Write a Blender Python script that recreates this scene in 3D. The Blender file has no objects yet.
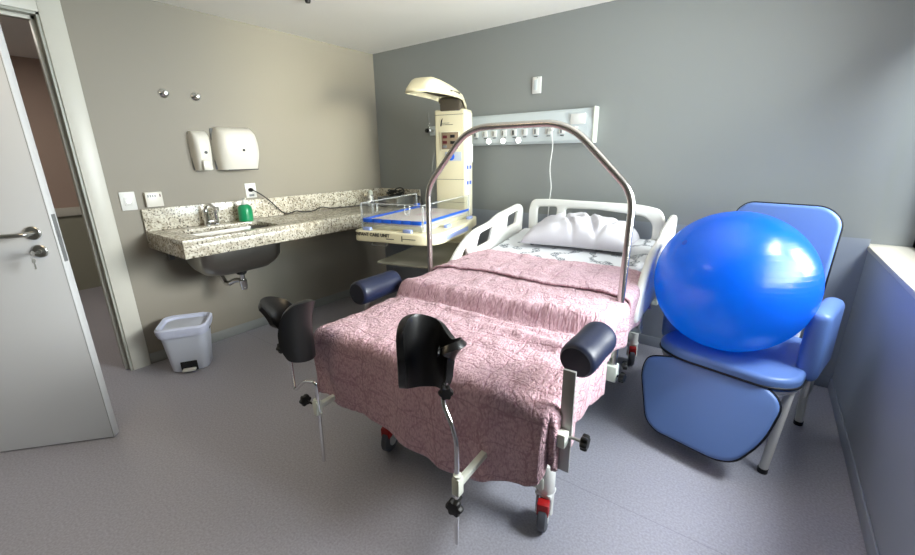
import bpy, bmesh, math, random
from mathutils import Vector, Matrix, noise
from math import pi, sin, cos, radians
random.seed(7)
S = bpy.context.scene
COL = S.collection
H = 2.293
W = 3.72

# ------------------------------------------------------------------ materials
def lin(c):
    return tuple(((x/255)/12.92 if x/255 <= .04045 else (((x/255)+.055)/1.055)**2.4) for x in c)
def new_mat(name):
    m = bpy.data.materials.new(name); m.use_nodes = True
    return m, m.node_tree, m.node_tree.nodes['Principled BSDF']
def mat(name, rgb, rough=.5, metal=0, spec=.5, noise_amt=0.0, nscale=20, bump=0, bscale=200, coat=0, trans=0, ior=1.45, emit=None, estr=0, alpha=None, bdist=.001, sss=0):
    m, nt, p = new_mat(name)
    c = lin(rgb)
    p.inputs['Base Color'].default_value = (*c, 1)
    p.inputs['Roughness'].default_value = rough
    p.inputs['Metallic'].default_value = metal
    p.inputs['Specular IOR Level'].default_value = spec
    p.inputs['Coat Weight'].default_value = coat
    p.inputs['Coat Roughness'].default_value = .12
    p.inputs['Transmission Weight'].default_value = trans
    p.inputs['IOR'].default_value = ior
    if emit:
        p.inputs['Emission Color'].default_value = (*lin(emit), 1); p.inputs['Emission Strength'].default_value = estr
    tc = nt.nodes.new('ShaderNodeTexCoord')
    if noise_amt:
        n = nt.nodes.new('ShaderNodeTexNoise'); n.inputs['Scale'].default_value = nscale; n.inputs['Detail'].default_value = 4
        nt.links.new(tc.outputs['Object'], n.inputs['Vector'])
        mx = nt.nodes.new('ShaderNodeMix'); mx.data_type = 'RGBA'
        mx.inputs['A'].default_value = (*[x*(1-noise_amt) for x in c], 1); mx.inputs['B'].default_value = (*[min(1, x*(1+noise_amt)) for x in c], 1)
        nt.links.new(n.outputs['Fac'], mx.inputs['Factor']); nt.links.new(mx.outputs['Result'], p.inputs['Base Color'])
    if bump:
        n = nt.nodes.new('ShaderNodeTexNoise'); n.inputs['Scale'].default_value = bscale; n.inputs['Detail'].default_value = 3
        nt.links.new(tc.outputs['Object'], n.inputs['Vector'])
        b = nt.nodes.new('ShaderNodeBump'); b.inputs['Strength'].default_value = bump; b.inputs['Distance'].default_value = bdist
        nt.links.new(n.outputs['Fac'], b.inputs['Height']); nt.links.new(b.outputs['Normal'], p.inputs['Normal'])
    return m

def glass_mat(name, tint=(1, 1, 1), gloss=.08, rough=.03):
    m = bpy.data.materials.new(name); m.use_nodes = True; nt = m.node_tree; nt.nodes.clear()
    o = nt.nodes.new('ShaderNodeOutputMaterial'); t = nt.nodes.new('ShaderNodeBsdfTransparent'); g = nt.nodes.new('ShaderNodeBsdfGlossy')
    t.inputs['Color'].default_value = (*tint, 1); g.inputs['Roughness'].default_value = rough
    mx = nt.nodes.new('ShaderNodeMixShader'); f = nt.nodes.new('ShaderNodeLayerWeight'); f.inputs['Blend'].default_value = .5
    pw_ = nt.nodes.new('ShaderNodeMath'); pw_.operation = 'POWER'; pw_.inputs[1].default_value = 4; nt.links.new(f.outputs['Facing'], pw_.inputs[0])
    pm_ = nt.nodes.new('ShaderNodeMath'); pm_.operation = 'MULTIPLY'; pm_.inputs[1].default_value = .5; nt.links.new(pw_.outputs[0], pm_.inputs[0])
    ad = nt.nodes.new('ShaderNodeMath'); ad.operation = 'ADD'; ad.inputs[1].default_value = gloss
    nt.links.new(pm_.outputs[0], ad.inputs[0]); nt.links.new(ad.outputs[0], mx.inputs[0])
    nt.links.new(t.outputs[0], mx.inputs[1]); nt.links.new(g.outputs[0], mx.inputs[2]); nt.links.new(mx.outputs[0], o.inputs[0])
    return m

M = {}
M['paint'] = mat('wall_paint', (143, 146, 144), .55, noise_amt=.012, nscale=2.5, bump=.15, bscale=260, bdist=.0004)
M['paint_warmlit'] = mat('wall_paint_warmlit', (146, 140, 128), .55, noise_amt=.012, nscale=2.5, bump=.15, bscale=260, bdist=.0004)  # same paint as the other walls, with the left wall's warm light painted in
M['vinyl_wall'] = mat('wall_vinyl_lower', (150, 156, 166), .42, noise_amt=.015, nscale=3)
M['ceiling'] = mat('ceiling_paint', (242, 240, 234), .8, noise_amt=.01, nscale=2)
M['trimwhite'] = mat('door_trim_paint', (212, 210, 200), .35, noise_amt=.01)
M['jamb'] = mat('door_jamb', (176, 178, 168), .4)
M['doorwhite'] = mat('door_laminate', (214, 216, 218), .35, noise_amt=.01, nscale=3)
M['pink_wall'] = mat('corridor_pink', (186, 164, 152), .7)
M['green_wall'] = mat('corridor_lower', (160, 160, 144), .6)
M['steel'] = mat('brushed_steel', (190, 190, 186), .28, 1)
M['steeldark'] = mat('basin_steel', (158, 156, 150), .3, 1, bump=.1, bscale=300)
M['greysteel'] = mat('satin_grey_metal', (170, 170, 168), .4, .5)
M['chrome'] = mat('chrome', (226, 226, 226), .1, 1)
M['hoopmetal'] = mat('hoop_brushed_metal', (196, 192, 188), .27, 1)
M['dispenser'] = mat('dispenser_plastic', (226, 222, 212), .32, coat=.2)
M['plastic'] = mat('white_plastic', (228, 228, 224), .35)
M['railwhite'] = mat('bed_rail_plastic', (230, 229, 224), .32, coat=.15)
M['greyplastic'] = mat('grey_plastic', (120, 122, 124), .4)
M['dark'] = mat('dark_plastic', (28, 28, 30), .4)
M['black'] = mat('black_rubber', (18, 18, 19), .45)
M['pad'] = mat('black_moulded_pad', (13, 13, 14), .36, coat=.15, bump=.06, bscale=150)
M['navy'] = mat('navy_vinyl', (26, 33, 58), .42, bump=.15, bscale=120, bdist=.0015)
M['navyend'] = mat('navy_vinyl_end', (22, 26, 42), .5)
M['bluevinyl'] = mat('blue_vinyl', (100, 130, 188), .38, bump=.08, bscale=60, bdist=.002, noise_amt=.03, nscale=6)
M['piping'] = mat('black_piping', (12, 14, 22), .45)
M['cream'] = mat('cream_enamel', (226, 217, 184), .38, noise_amt=.01)
M['creamlight'] = mat('cream_side', (232, 226, 200), .4)
M['blue'] = mat('blue_strip', (28, 88, 200), .4)
M['clip'] = mat('pale_blue_clip', (150, 165, 215), .4)
M['matt'] = mat('infant_mattress', (236, 226, 224), .6, noise_amt=.02, nscale=18)
M['acrylic'] = glass_mat('clear_acrylic', (.95, .96, .955), .09)
M['tray'] = mat('smoky_shelf', (172, 168, 150), .3)
M['tray'].node_tree.nodes['Principled BSDF'].inputs['Alpha'].default_value = .55
M['palepanel'] = mat('pale_panel', (188, 196, 206), .4)
M['acrylic_edge'] = mat('acrylic_edge', (226, 232, 232), .15)
M['acrylic_edge'].node_tree.nodes['Principled BSDF'].inputs['Alpha'].default_value = .28
M['winglass'] = glass_mat('window_glass', (.95, .97, .98), .02)
M['alu'] = mat('dark_aluminium', (46, 50, 54), .4, .6)
M['sheetplain'] = mat('pillow_cotton', (208, 206, 212), .85, bump=.25, bscale=14, bdist=.004)
M['bin'] = mat('bin_plastic', (206, 212, 226), .35)
M['liner'] = mat('bin_liner', (206, 212, 234), .38, bump=.5, bscale=30, bdist=.004)
M['red'] = mat('red_pedal', (170, 26, 26), .4)
M['green'] = mat('green_soap', (20, 142, 92), .3, coat=.3)
M['wheelgrey'] = mat('wheel_grey', (92, 94, 100), .5)
M['lampglow'] = mat('lamp_glow', (255, 250, 245), .4, emit=(255, 250, 245), estr=6)
M['headwall'] = mat('headwall_enamel', (206, 214, 216), .4)
M['offwhite'] = mat('offwhite_cap', (222, 226, 214), .4)
M['sil'] = mat('stone_sill', (196, 190, 176), .3)
M['maroon'] = mat('maroon', (92, 34, 40), .4)
M['ink'] = mat('ink', (40, 40, 44), .6)
M['tan'] = mat('heater_metal', (96, 88, 76), .5, .4)

# granite
m, nt, p = new_mat('granite'); M['granite'] = m
tc = nt.nodes.new('ShaderNodeTexCoord')
v1 = nt.nodes.new('ShaderNodeTexNoise'); v1.inputs['Scale'].default_value = 80; v1.inputs['Detail'].default_value = 5; v1.inputs['Roughness'].default_value = .6
v2 = nt.nodes.new('ShaderNodeTexVoronoi'); v2.inputs['Scale'].default_value = 85
v3 = nt.nodes.new('ShaderNodeTexNoise'); v3.inputs['Scale'].default_value = 30; v3.inputs['Detail'].default_value = 3
for v in (v1, v2, v3): nt.links.new(tc.outputs['Object'], v.inputs['Vector'])
r1 = nt.nodes.new('ShaderNodeValToRGB'); e = r1.color_ramp.elements
e[0].position = .33; e[0].color = (*lin((46, 42, 40)), 1); e[1].position = .58; e[1].color = (*lin((226, 222, 208)), 1)
x = r1.color_ramp.elements.new(.40); x.color = (*lin((112, 104, 94)), 1); x = r1.color_ramp.elements.new(.445); x.color = (*lin((206, 198, 180)), 1)
nt.links.new(v1.outputs['Fac'], r1.inputs[0])
r2 = nt.nodes.new('ShaderNodeValToRGB'); r2.color_ramp.elements[0].position = .1; r2.color_ramp.elements[0].color = (.3, .27, .25, 1); r2.color_ramp.elements[1].position = .26; r2.color_ramp.elements[1].color = (1, 1, 1, 1)
nt.links.new(v2.outputs['Distance'], r2.inputs[0])
r3 = nt.nodes.new('ShaderNodeValToRGB'); r3.color_ramp.elements[0].position = .38; r3.color_ramp.elements[0].color = (.62, .58, .52, 1); r3.color_ramp.elements[1].position = .6; r3.color_ramp.elements[1].color = (1, 1, 1, 1)
nt.links.new(v3.outputs['Fac'], r3.inputs[0])
a = nt.nodes.new('ShaderNodeMix'); a.data_type = 'RGBA'; a.blend_type = 'MULTIPLY'; a.inputs['Factor'].default_value = .8
b = nt.nodes.new('ShaderNodeMix'); b.data_type = 'RGBA'; b.blend_type = 'MULTIPLY'; b.inputs['Factor'].default_value = .8
nt.links.new(r1.outputs[0], a.inputs['A']); nt.links.new(r2.outputs[0], a.inputs['B'])
nt.links.new(a.outputs['Result'], b.inputs['A']); nt.links.new(r3.outputs[0], b.inputs['B'])
nt.links.new(b.outputs['Result'], p.inputs['Base Color']); p.inputs['Roughness'].default_value = .22

# floor vinyl with weld seams
m, nt, p = new_mat('floor_vinyl'); M['floor'] = m
tc = nt.nodes.new('ShaderNodeTexCoord')
n1 = nt.nodes.new('ShaderNodeTexNoise'); n1.inputs['Scale'].default_value = 120; n1.inputs['Detail'].default_value = 3
n2 = nt.nodes.new('ShaderNodeTexNoise'); n2.inputs['Scale'].default_value = 1.3; n2.inputs['Detail'].default_value = 3
nt.links.new(tc.outputs['Object'], n1.inputs['Vector']); nt.links.new(tc.outputs['Object'], n2.inputs['Vector'])
r = nt.nodes.new('ShaderNodeValToRGB'); r.color_ramp.elements[0].position = .3; r.color_ramp.elements[0].color = (*lin((152, 150, 158)), 1); r.color_ramp.elements[1].position = .7; r.color_ramp.elements[1].color = (*lin((176, 174, 184)), 1)
nt.links.new(n1.outputs['Fac'], r.inputs[0])
sp = nt.nodes.new('ShaderNodeSeparateXYZ'); nt.links.new(tc.outputs['Object'], sp.inputs[0])
def mathn(op, a_, b_=None):
    n = nt.nodes.new('ShaderNodeMath'); n.operation = op
    for i, q in enumerate((a_, b_)):
        if q is None: continue
        if isinstance(q, (int, float)): n.inputs[i].default_value = q
        else: nt.links.new(q, n.inputs[i])
    return n.outputs[0]
ys = mathn('ADD', sp.outputs['Y'], 1.60 - 1.0 + 8.0)
ym = mathn('MODULO', ys, 2.0)
yd = mathn('ABSOLUTE', mathn('SUBTRACT', ym, 1.0))
seam = mathn('LESS_THAN', yd, .0022)
mx = nt.nodes.new('ShaderNodeMix'); mx.data_type = 'RGBA'
nt.links.new(mathn('MULTIPLY', seam, .35), mx.inputs['Factor']); nt.links.new(r.outputs[0], mx.inputs['A']); mx.inputs['B'].default_value = (*lin((110, 108, 116)), 1)
nt.links.new(mx.outputs['Result'], p.inputs['Base Color'])
rr = nt.nodes.new('ShaderNodeMapRange'); rr.inputs['To Min'].default_value = .38; rr.inputs['To Max'].default_value = .5
nt.links.new(n2.outputs['Fac'], rr.inputs['Value']); nt.links.new(rr.outputs[0], p.inputs['Roughness'])
bp = nt.nodes.new('ShaderNodeBump'); bp.inputs['Strength'].default_value = .12; bp.inputs['Distance'].default_value = .001
nt.links.new(n1.outputs['Fac'], bp.inputs['Height']); nt.links.new(bp.outputs['Normal'], p.inputs['Normal'])

# quilted pink coverlet
m, nt, p = new_mat('pink_matelasse'); M['pink'] = m
tc = nt.nodes.new('ShaderNodeTexCoord')
def tex(kind, scale, **kw):
    n = nt.nodes.new(kind); n.inputs['Scale'].default_value = scale
    nt.links.new(tc.outputs['UV'], n.inputs['Vector'])
    for k, v in kw.items(): n.inputs[k].default_value = v
    return n
warp = tex('ShaderNodeTexNoise', 9.0, Detail=2)
wmx = nt.nodes.new('ShaderNodeVectorMath'); wmx.operation = 'MULTIPLY_ADD'; wmx.inputs[1].default_value = (.07, .07, 0)
nt.links.new(warp.outputs['Color'], wmx.inputs[0]); nt.links.new(tc.outputs['UV'], wmx.inputs[2])
vor = nt.nodes.new('ShaderNodeTexVoronoi'); vor.feature = 'DISTANCE_TO_EDGE'; vor.inputs['Scale'].default_value = 10; nt.links.new(wmx.outputs[0], vor.inputs['Vector'])
vr = nt.nodes.new('ShaderNodeMapRange'); vr.inputs['From Max'].default_value = .06; vr.interpolation_type = 'SMOOTHSTEP'; nt.links.new(vor.outputs['Distance'], vr.inputs['Value'])
vor2 = nt.nodes.new('ShaderNodeTexVoronoi'); vor2.feature = 'DISTANCE_TO_EDGE'; vor2.inputs['Scale'].default_value = 34; nt.links.new(wmx.outputs[0], vor2.inputs['Vector'])
vr2 = nt.nodes.new('ShaderNodeMapRange'); vr2.inputs['From Max'].default_value = .15; nt.links.new(vor2.outputs['Distance'], vr2.inputs['Value'])
fine = nt.nodes.new('ShaderNodeTexNoise'); fine.inputs['Scale'].default_value = 1; fine.inputs['Detail'].default_value = 2
mp = nt.nodes.new('ShaderNodeMapping'); mp.inputs['Scale'].default_value = (150, 65, 1); nt.links.new(tc.outputs['UV'], mp.inputs['Vector']); nt.links.new(mp.outputs[0], fine.inputs['Vector'])
s1 = mathn('MULTIPLY', vr.outputs[0], .32); s2 = mathn('MULTIPLY', vr2.outputs[0], .28); s3 = mathn('MULTIPLY', fine.outputs['Fac'], 2.4)
spu = nt.nodes.new('ShaderNodeSeparateXYZ'); nt.links.new(wmx.outputs[0], spu.inputs[0])
def groove(sock, step):
    fr_ = mathn('ABSOLUTE', mathn('SUBTRACT', mathn('FRACT', mathn('DIVIDE', mathn('ADD', sock, 5.0), step)), .5))
    mr = nt.nodes.new('ShaderNodeMapRange'); mr.inputs['From Max'].default_value = .035; mr.interpolation_type = 'SMOOTHSTEP'; nt.links.new(fr_, mr.inputs['Value']); return mr.outputs[0]
gr = mathn('MULTIPLY', mathn('MINIMUM', groove(spu.outputs['X'], .17), groove(spu.outputs['Y'], .13)), .55)
hsum = mathn('ADD', mathn('ADD', mathn('ADD', s1, s2), s3), mathn('SUBTRACT', gr, .55))
bp = nt.nodes.new('ShaderNodeBump'); bp.inputs['Strength'].default_value = .8; bp.inputs['Distance'].default_value = .0045
nt.links.new(hsum, bp.inputs['Height']); nt.links.new(bp.outputs['Normal'], p.inputs['Normal'])
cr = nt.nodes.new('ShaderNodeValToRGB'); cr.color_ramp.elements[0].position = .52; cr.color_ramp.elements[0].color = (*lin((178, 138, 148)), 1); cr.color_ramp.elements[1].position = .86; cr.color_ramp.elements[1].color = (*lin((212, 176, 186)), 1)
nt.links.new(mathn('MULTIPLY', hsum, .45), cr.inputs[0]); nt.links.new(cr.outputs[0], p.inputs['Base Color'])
p.inputs['Roughness'].default_value = .85; p.inputs['Sheen Weight'].default_value = .2; p.inputs['Specular IOR Level'].default_value = .2

# printed hospital sheet: pale cotton with small dark scribbled print
m, nt, p = new_mat('printed_sheet'); M['sheet'] = m
tc = nt.nodes.new('ShaderNodeTexCoord')
bk = tex('ShaderNodeTexVoronoi', 7.0); bk.inputs['Randomness'].default_value = .55
mkn = tex('ShaderNodeTexNoise', 13.0, Detail=0)
msk = mathn('GREATER_THAN', mkn.outputs['Fac'], .60)
mp2 = nt.nodes.new('ShaderNodeMapping'); mp2.inputs['Scale'].default_value = (1, 1.5, 1); nt.links.new(tc.outputs['UV'], mp2.inputs['Vector'])
sc = nt.nodes.new('ShaderNodeTexNoise'); sc.inputs['Scale'].default_value = 58; sc.inputs['Detail'].default_value = 1; nt.links.new(mp2.outputs[0], sc.inputs['Vector'])
ln = mathn('LESS_THAN', mathn('ABSOLUTE', mathn('SUBTRACT', sc.outputs['Fac'], .5)), .085)
fac = mathn('MULTIPLY', mathn('MULTIPLY', msk, ln), .85)
mx = nt.nodes.new('ShaderNodeMix'); mx.data_type = 'RGBA'; mx.inputs['A'].default_value = (*lin((218, 220, 224)), 1); mx.inputs['B'].default_value = (*lin((60, 70, 84)), 1)
nt.links.new(fac, mx.inputs['Factor']); nt.links.new(mx.outputs['Result'], p.inputs['Base Color']); p.inputs['Roughness'].default_value = .85

# glossy exercise ball: moulded rings
m, nt, p = new_mat('ball_vinyl'); M['ball'] = m
tc = nt.nodes.new('ShaderNodeTexCoord')
wv = nt.nodes.new('ShaderNodeTexWave'); wv.wave_type = 'BANDS'; wv.bands_direction = 'Z'; wv.inputs['Scale'].default_value = 16; wv.inputs['Distortion'].default_value = .1
nt.links.new(tc.outputs['Object'], wv.inputs['Vector'])
pw = mathn('POWER', wv.outputs['Fac'], 14)
nz = nt.nodes.new('ShaderNodeTexNoise'); nz.inputs['Scale'].default_value = 3; nt.links.new(tc.outputs['Object'], nz.inputs['Vector'])
bp = nt.nodes.new('ShaderNodeBump'); bp.inputs['Strength'].default_value = .35; bp.inputs['Distance'].default_value = .0015
nt.links.new(mathn('MULTIPLY', pw, nz.outputs['Fac']), bp.inputs['Height']); nt.links.new(bp.outputs['Normal'], p.inputs['Normal'])
p.inputs['Base Color'].default_value = (*lin((3, 82, 206)), 1); p.inputs['Roughness'].default_value = .27; p.inputs['Coat Weight'].default_value = .35; p.inputs['Coat Roughness'].default_value = .15
p.inputs['Metallic'].default_value = 0
tr = nt.nodes.new('ShaderNodeBsdfTranslucent'); tr.inputs['Color'].default_value = (*lin((40, 190, 255)), 1)
ms = nt.nodes.new('ShaderNodeMixShader'); ms.inputs[0].default_value = .36
nt.links.new(p.outputs[0], ms.inputs[1]); nt.links.new(tr.outputs[0], ms.inputs[2]); nt.links.new(ms.outputs[0], nt.nodes['Material Output'].inputs[0])

# ------------------------------------------------------------------ objects
ROOT = {}
def _meta(o, label=None, cat=None, group=None, kind=None):
    if label: o['label'] = label
    if cat: o['category'] = cat
    if group: o['group'] = group
    if kind: o['kind'] = kind
    return o
def thing(name, label, cat, loc=(0, 0, 0), rz=0, group=None, kind=None):
    o = bpy.data.objects.new(name, None); COL.objects.link(o)
    o.location = loc; o.rotation_euler = (0, 0, rz); o.empty_display_size = .05
    ROOT[o] = Matrix.Translation(loc) @ Matrix.Rotation(rz, 4, 'Z')
    return _meta(o, label, cat, group, kind)
def obj(name, bm, material, parent=None, world=False, smooth=True, label=None, auto=40):
    """bmesh (or Mesh) -> one mesh object. world=True: the coordinates are world ones, brought into the root's frame."""
    if isinstance(bm, bpy.types.Mesh): me = bm
    else:
        bmesh.ops.recalc_face_normals(bm, faces=bm.faces)
        me = bpy.data.meshes.new(name); bm.to_mesh(me); bm.free()
    if world and parent is not None:
        r = parent
        while r.parent: r = r.parent
        if r in ROOT: me.transform(ROOT[r].inverted())
    mats = material if isinstance(material, (list, tuple)) else [material]
    if not me.materials:
        for mm in mats: me.materials.append(mm)
    if smooth:
        me.shade_smooth()
        try: me.set_sharp_from_angle(angle=radians(auto))
        except Exception: pass
    o = bpy.data.objects.new(name, me); COL.objects.link(o)
    if parent is not None: o.parent = parent
    if label: o['label'] = label
    return o
def struct(name, bm, material, parent=None, **k):
    o = obj(name, bm, material, parent, **k)
    if parent is None: o['kind'] = 'structure'
    return o
def box(bm, x0, x1, y0, y1, z0, z1, bev=0, seg=2, mi=0, M4=None):
    vs = [bm.verts.new((x, y, z)) for x in (x0, x1) for y in (y0, y1) for z in (z0, z1)]
    fs = [bm.faces.new([vs[i] for i in q]) for q in ((0, 1, 3, 2), (4, 6, 7, 5), (0, 4, 5, 1), (2, 3, 7, 6), (0, 2, 6, 4), (1, 5, 7, 3))]
    for f in fs: f.material_index = mi
    if M4 is not None: bmesh.ops.transform(bm, matrix=M4, verts=vs)
    if bev:
        es = list({e for f in fs for e in f.edges})
        bmesh.ops.bevel(bm, geom=es, offset=bev, segments=seg, profile=.5, affect='EDGES', material=mi)
    return bm
def B(*a, **k): return box(bmesh.new(), *a, **k)
def fillet(pts, rad, n=6):
    P = [Vector(p) for p in pts]; out = [P[0]]
    for i in range(1, len(P)-1):
        a, b, c = P[i-1], P[i], P[i+1]; r = rad[i] if isinstance(rad, (list, tuple)) else rad
        d1, d2 = (a-b), (c-b); l = min(r, d1.length*.49, d2.length*.49)
        if l < 1e-5: out.append(b); continue
        s, e = b+d1.normalized()*l, b+d2.normalized()*l
        for k in range(n+1):
            t = k/n; out.append(s*(1-t)**2+b*2*t*(1-t)+e*t*t)
    out.append(P[-1]); return out
def tube(bm, pts, r, n=12, cap=True, fil=0, mi=0, flat=1.0):
    P = fillet(pts, fil) if fil else [Vector(p) for p in pts]
    t0 = (P[1]-P[0]).normalized(); ref = Vector((0, 0, 1)) if abs(t0.z) < .9 else Vector((1, 0, 0))
    nrm = t0.cross(ref).normalized(); rings = []
    for i, pnt in enumerate(P):
        t = (P[min(i+1, len(P)-1)]-P[max(i-1, 0)]).normalized()
        nrm = (nrm-t*nrm.dot(t)).normalized(); bi = t.cross(nrm)
        rr = r[i] if isinstance(r, (list, tuple)) else r
        rings.append([bm.verts.new(pnt+(nrm*cos(2*pi*k/n)+bi*sin(2*pi*k/n)*flat)*rr) for k in range(n)])
    for a, b in zip(rings, rings[1:]):
        for k in range(n):
            f = bm.faces.new((a[k], a[(k+1) % n], b[(k+1) % n], b[k])); f.material_index = mi
    if cap:
        f = bm.faces.new(rings[0]); f.material_index = mi; f = bm.faces.new(rings[-1]); f.material_index = mi
    return bm
def T(*a, **k): return tube(bmesh.new(), *a, **k)
def lathe(bm, prof, c=(0, 0, 0), axis=(0, 0, 1), n=24, mi=0):
    """prof: list of (radius, height) along the axis, from point c."""
    ax = Vector(axis).normalized(); ref = Vector((0, 0, 1)) if abs(ax.z) < .9 else Vector((1, 0, 0))
    e1 = ax.cross(ref).normalized(); e2 = ax.cross(e1); c = Vector(c); rings = []
    for r, h in prof:
        if r < 1e-6: rings.append([bm.verts.new(c+ax*h)])
        else: rings.append([bm.verts.new(c+ax*h+(e1*cos(2*pi*k/n)+e2*sin(2*pi*k/n))*r) for k in range(n)])
    for a, b in zip(rings, rings[1:]):
        if len(a) == 1 and len(b) == 1: continue
        for k in range(n):
            if len(a) == 1: q = (a[0], b[(k+1) % n], b[k])
            elif len(b) == 1: q = (a[k], a[(k+1) % n], b[0])
            else: q = (a[k], a[(k+1) % n], b[(k+1) % n], b[k])
            f = bm.faces.new(q); f.material_index = mi
    for rg in (rings[0], rings[-1]):
        if len(rg) > 1: f = bm.faces.new(rg); f.material_index = mi
    return bm
def LA(*a, **k): return lathe(bmesh.new(), *a, **k)
def rounded(pts, rad, n=5):
    """closed 2D outline with rounded corners"""
    out = []; N = len(pts)
    for i in range(N):
        a, b, c = Vector(pts[i-1]), Vector(pts[i]), Vector(pts[(i+1) % N]); r = rad[i] if isinstance(rad, (list, tuple)) else rad
        d1, d2 = a-b, c-b; l = min(r, d1.length*.48, d2.length*.48)
        s, e = b+d1.normalized()*l, b+d2.normalized()*l
        for k in range(n+1):
            t = k/n; out.append(tuple(s*(1-t)**2+b*2*t*(1-t)+e*t*t))
    return out
def plate(loops, depth, bevel, M4, bres=3):
    """flat outline (first loop) with holes, extruded to depth with rounded edges -> Mesh, placed by M4"""
    cu = bpy.data.curves.new('tmp', 'CURVE'); cu.dimensions = '2D'; cu.fill_mode = 'BOTH'
    for lp in loops:
        s = cu.splines.new('POLY'); s.points.add(len(lp)-1); s.use_cyclic_u = True
        for i, q in enumerate(lp): s.points[i].co = (q[0], q[1], 0, 1)
    cu.extrude = max(depth/2-bevel, .0001); cu.bevel_depth = bevel; cu.bevel_resolution = bres; cu.offset = -bevel
    o = bpy.data.objects.new('tmp', cu); COL.objects.link(o)
    dg = bpy.context.evaluated_depsgraph_get(); dg.update()
    me = bpy.data.meshes.new_from_object(o.evaluated_get(dg))
    bpy.data.objects.remove(o); bpy.data.curves.remove(cu)
    me.materials.clear(); me.transform(M4)
    bm = bmesh.new(); bm.from_mesh(me); bmesh.ops.remove_doubles(bm, verts=bm.verts, dist=1e-5); bpy.data.meshes.remove(me)
    return bm
def basis(xa, ya, o):
    xa, ya = Vector(xa), Vector(ya); za = xa.cross(ya)
    m4 = Matrix.Identity(4)
    for i in range(3): m4[i][0], m4[i][1], m4[i][2], m4[i][3] = xa[i], ya[i], za[i], o[i]
    return m4
def textmesh(body, size, M4, depth=.0004):
    cu = bpy.data.curves.new('tmp', 'FONT'); cu.body = body; cu.size = size; cu.extrude = depth; cu.offset = .0009; cu.align_x = 'LEFT'
    o = bpy.data.objects.new('tmp', cu); COL.objects.link(o)
    dg = bpy.context.evaluated_depsgraph_get(); dg.update()
    me = bpy.data.meshes.new_from_object(o.evaluated_get(dg))
    bpy.data.objects.remove(o); bpy.data.curves.remove(cu); me.materials.clear(); me.transform(M4)
    bm = bmesh.new(); bm.from_mesh(me); bpy.data.meshes.remove(me); return bm
def star_knob(bm, c, axis, r=.022, h=.022, lobes=6, mi=0):
    ax = Vector(axis).normalized(); ref = Vector((0, 0, 1)) if abs(ax.z) < .9 else Vector((1, 0, 0))
    e1 = ax.cross(ref).normalized(); e2 = ax.cross(e1); c = Vector(c); n = 48; rings = []
    for rr, hh in ((.5, 0), (.95, .004), (1, .3*h), (1, .75*h), (.9, h), (.55, h*1.05)):
        rings.append([bm.verts.new(c+ax*hh+(e1*cos(a)+e2*sin(a))*r*rr*(1+(.13*cos(lobes*a) if rr > .6 else 0))) for a in [2*pi*k/n for k in range(n)]])
    for a, b in zip(rings, rings[1:]):
        for k in range(n): bm.faces.new((a[k], a[(k+1) % n], b[(k+1) % n], b[k])).material_index = mi
    bm.faces.new(rings[0]); bm.faces.new(rings[-1])
    return bm

# ------------------------------------------------------------------ room shell
DY0, DY1, DH = -3.53, -2.354, 2.10        # door opening in the left wall
struct('floor', B(-.001, W, -4.6, .001, -.06, 0), M['floor'], smooth=False)
struct('ceiling', B(-.15, W+.3, -4.6, .15, H, H+.08), M['ceiling'], smooth=False)
bm = bmesh.new()
box(bm, -.15, 0, DY1, .15, 0, H); box(bm, -.15, 0, DY0, DY1, DH, H); box(bm, -.15, 0, -4.6, DY0, 0, H)
struct('wall_left', bm, M['paint_warmlit'], smooth=False)
bm = bmesh.new(); box(bm, 0, W, 0, .15, .90, H, mi=0); box(bm, 0, W, 0, .15, 0, .90, mi=1)
struct('wall_back', bm, [M['paint'], M['vinyl_wall']], smooth=False)
SZ = .863; WY0, WY1, WT = -1.85, .085, 2.10
bm = bmesh.new()
box(bm, W, W+.22, -4.6, .15, 0, SZ-.025, mi=1)
box(bm, W, W+.22, -4.6, .15, WT, H); box(bm, W, W+.22, -4.6, WY0, SZ-.025, WT); box(bm, W, W+.22, WY1, .15, SZ-.025, WT)
struct('wall_right', bm, [M['paint'], M['vinyl_wall']], smooth=False)
struct('wall_front', B(0, W, -4.75, -4.6, 0, H), M['paint'], smooth=False)
# baseboards
struct('baseboard_left', B(0, .008, -2.25, 0, 0, .075, bev=.003), M['paint'])
struct('baseboard_back', B(0, W, -.008, 0, 0, .075, bev=.003), M['vinyl_wall'])
struct('baseboard_right', B(W-.008, W, -4.6, 0, 0, .075, bev=.003), M['vinyl_wall'])
# window
wn = thing('window_1', None, None, (W+.14, -.91, SZ), kind='structure')
obj('sill', B(W-.004, W+.19, WY0, WY1, SZ-.025, SZ, bev=.004), M['sil'], wn, world=True)
bm = bmesh.new(); x0, x1 = W+.175, W+.215
for y0, y1, z0, z1 in ((WY0, WY0+.05, SZ, WT), (WY1-.05, WY1, SZ, WT), (WY0, WY1, SZ, SZ+.05), (WY0, WY1, WT-.05, WT), (-.94, -.88, SZ, WT)):
    box(bm, x0, x1, y0, y1, z0, z1, bev=.003)
obj('window_frame', bm, M['alu'], wn, world=True)
obj('pane', B(W+.195, W+.197, WY0+.05, -.94, SZ+.05, WT-.05), M['winglass'], wn, world=True, smooth=False)
obj('pane', B(W+.195, W+.197, -.88, WY1-.05, SZ+.05, WT-.05), M['winglass'], wn, world=True, smooth=False)
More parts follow.
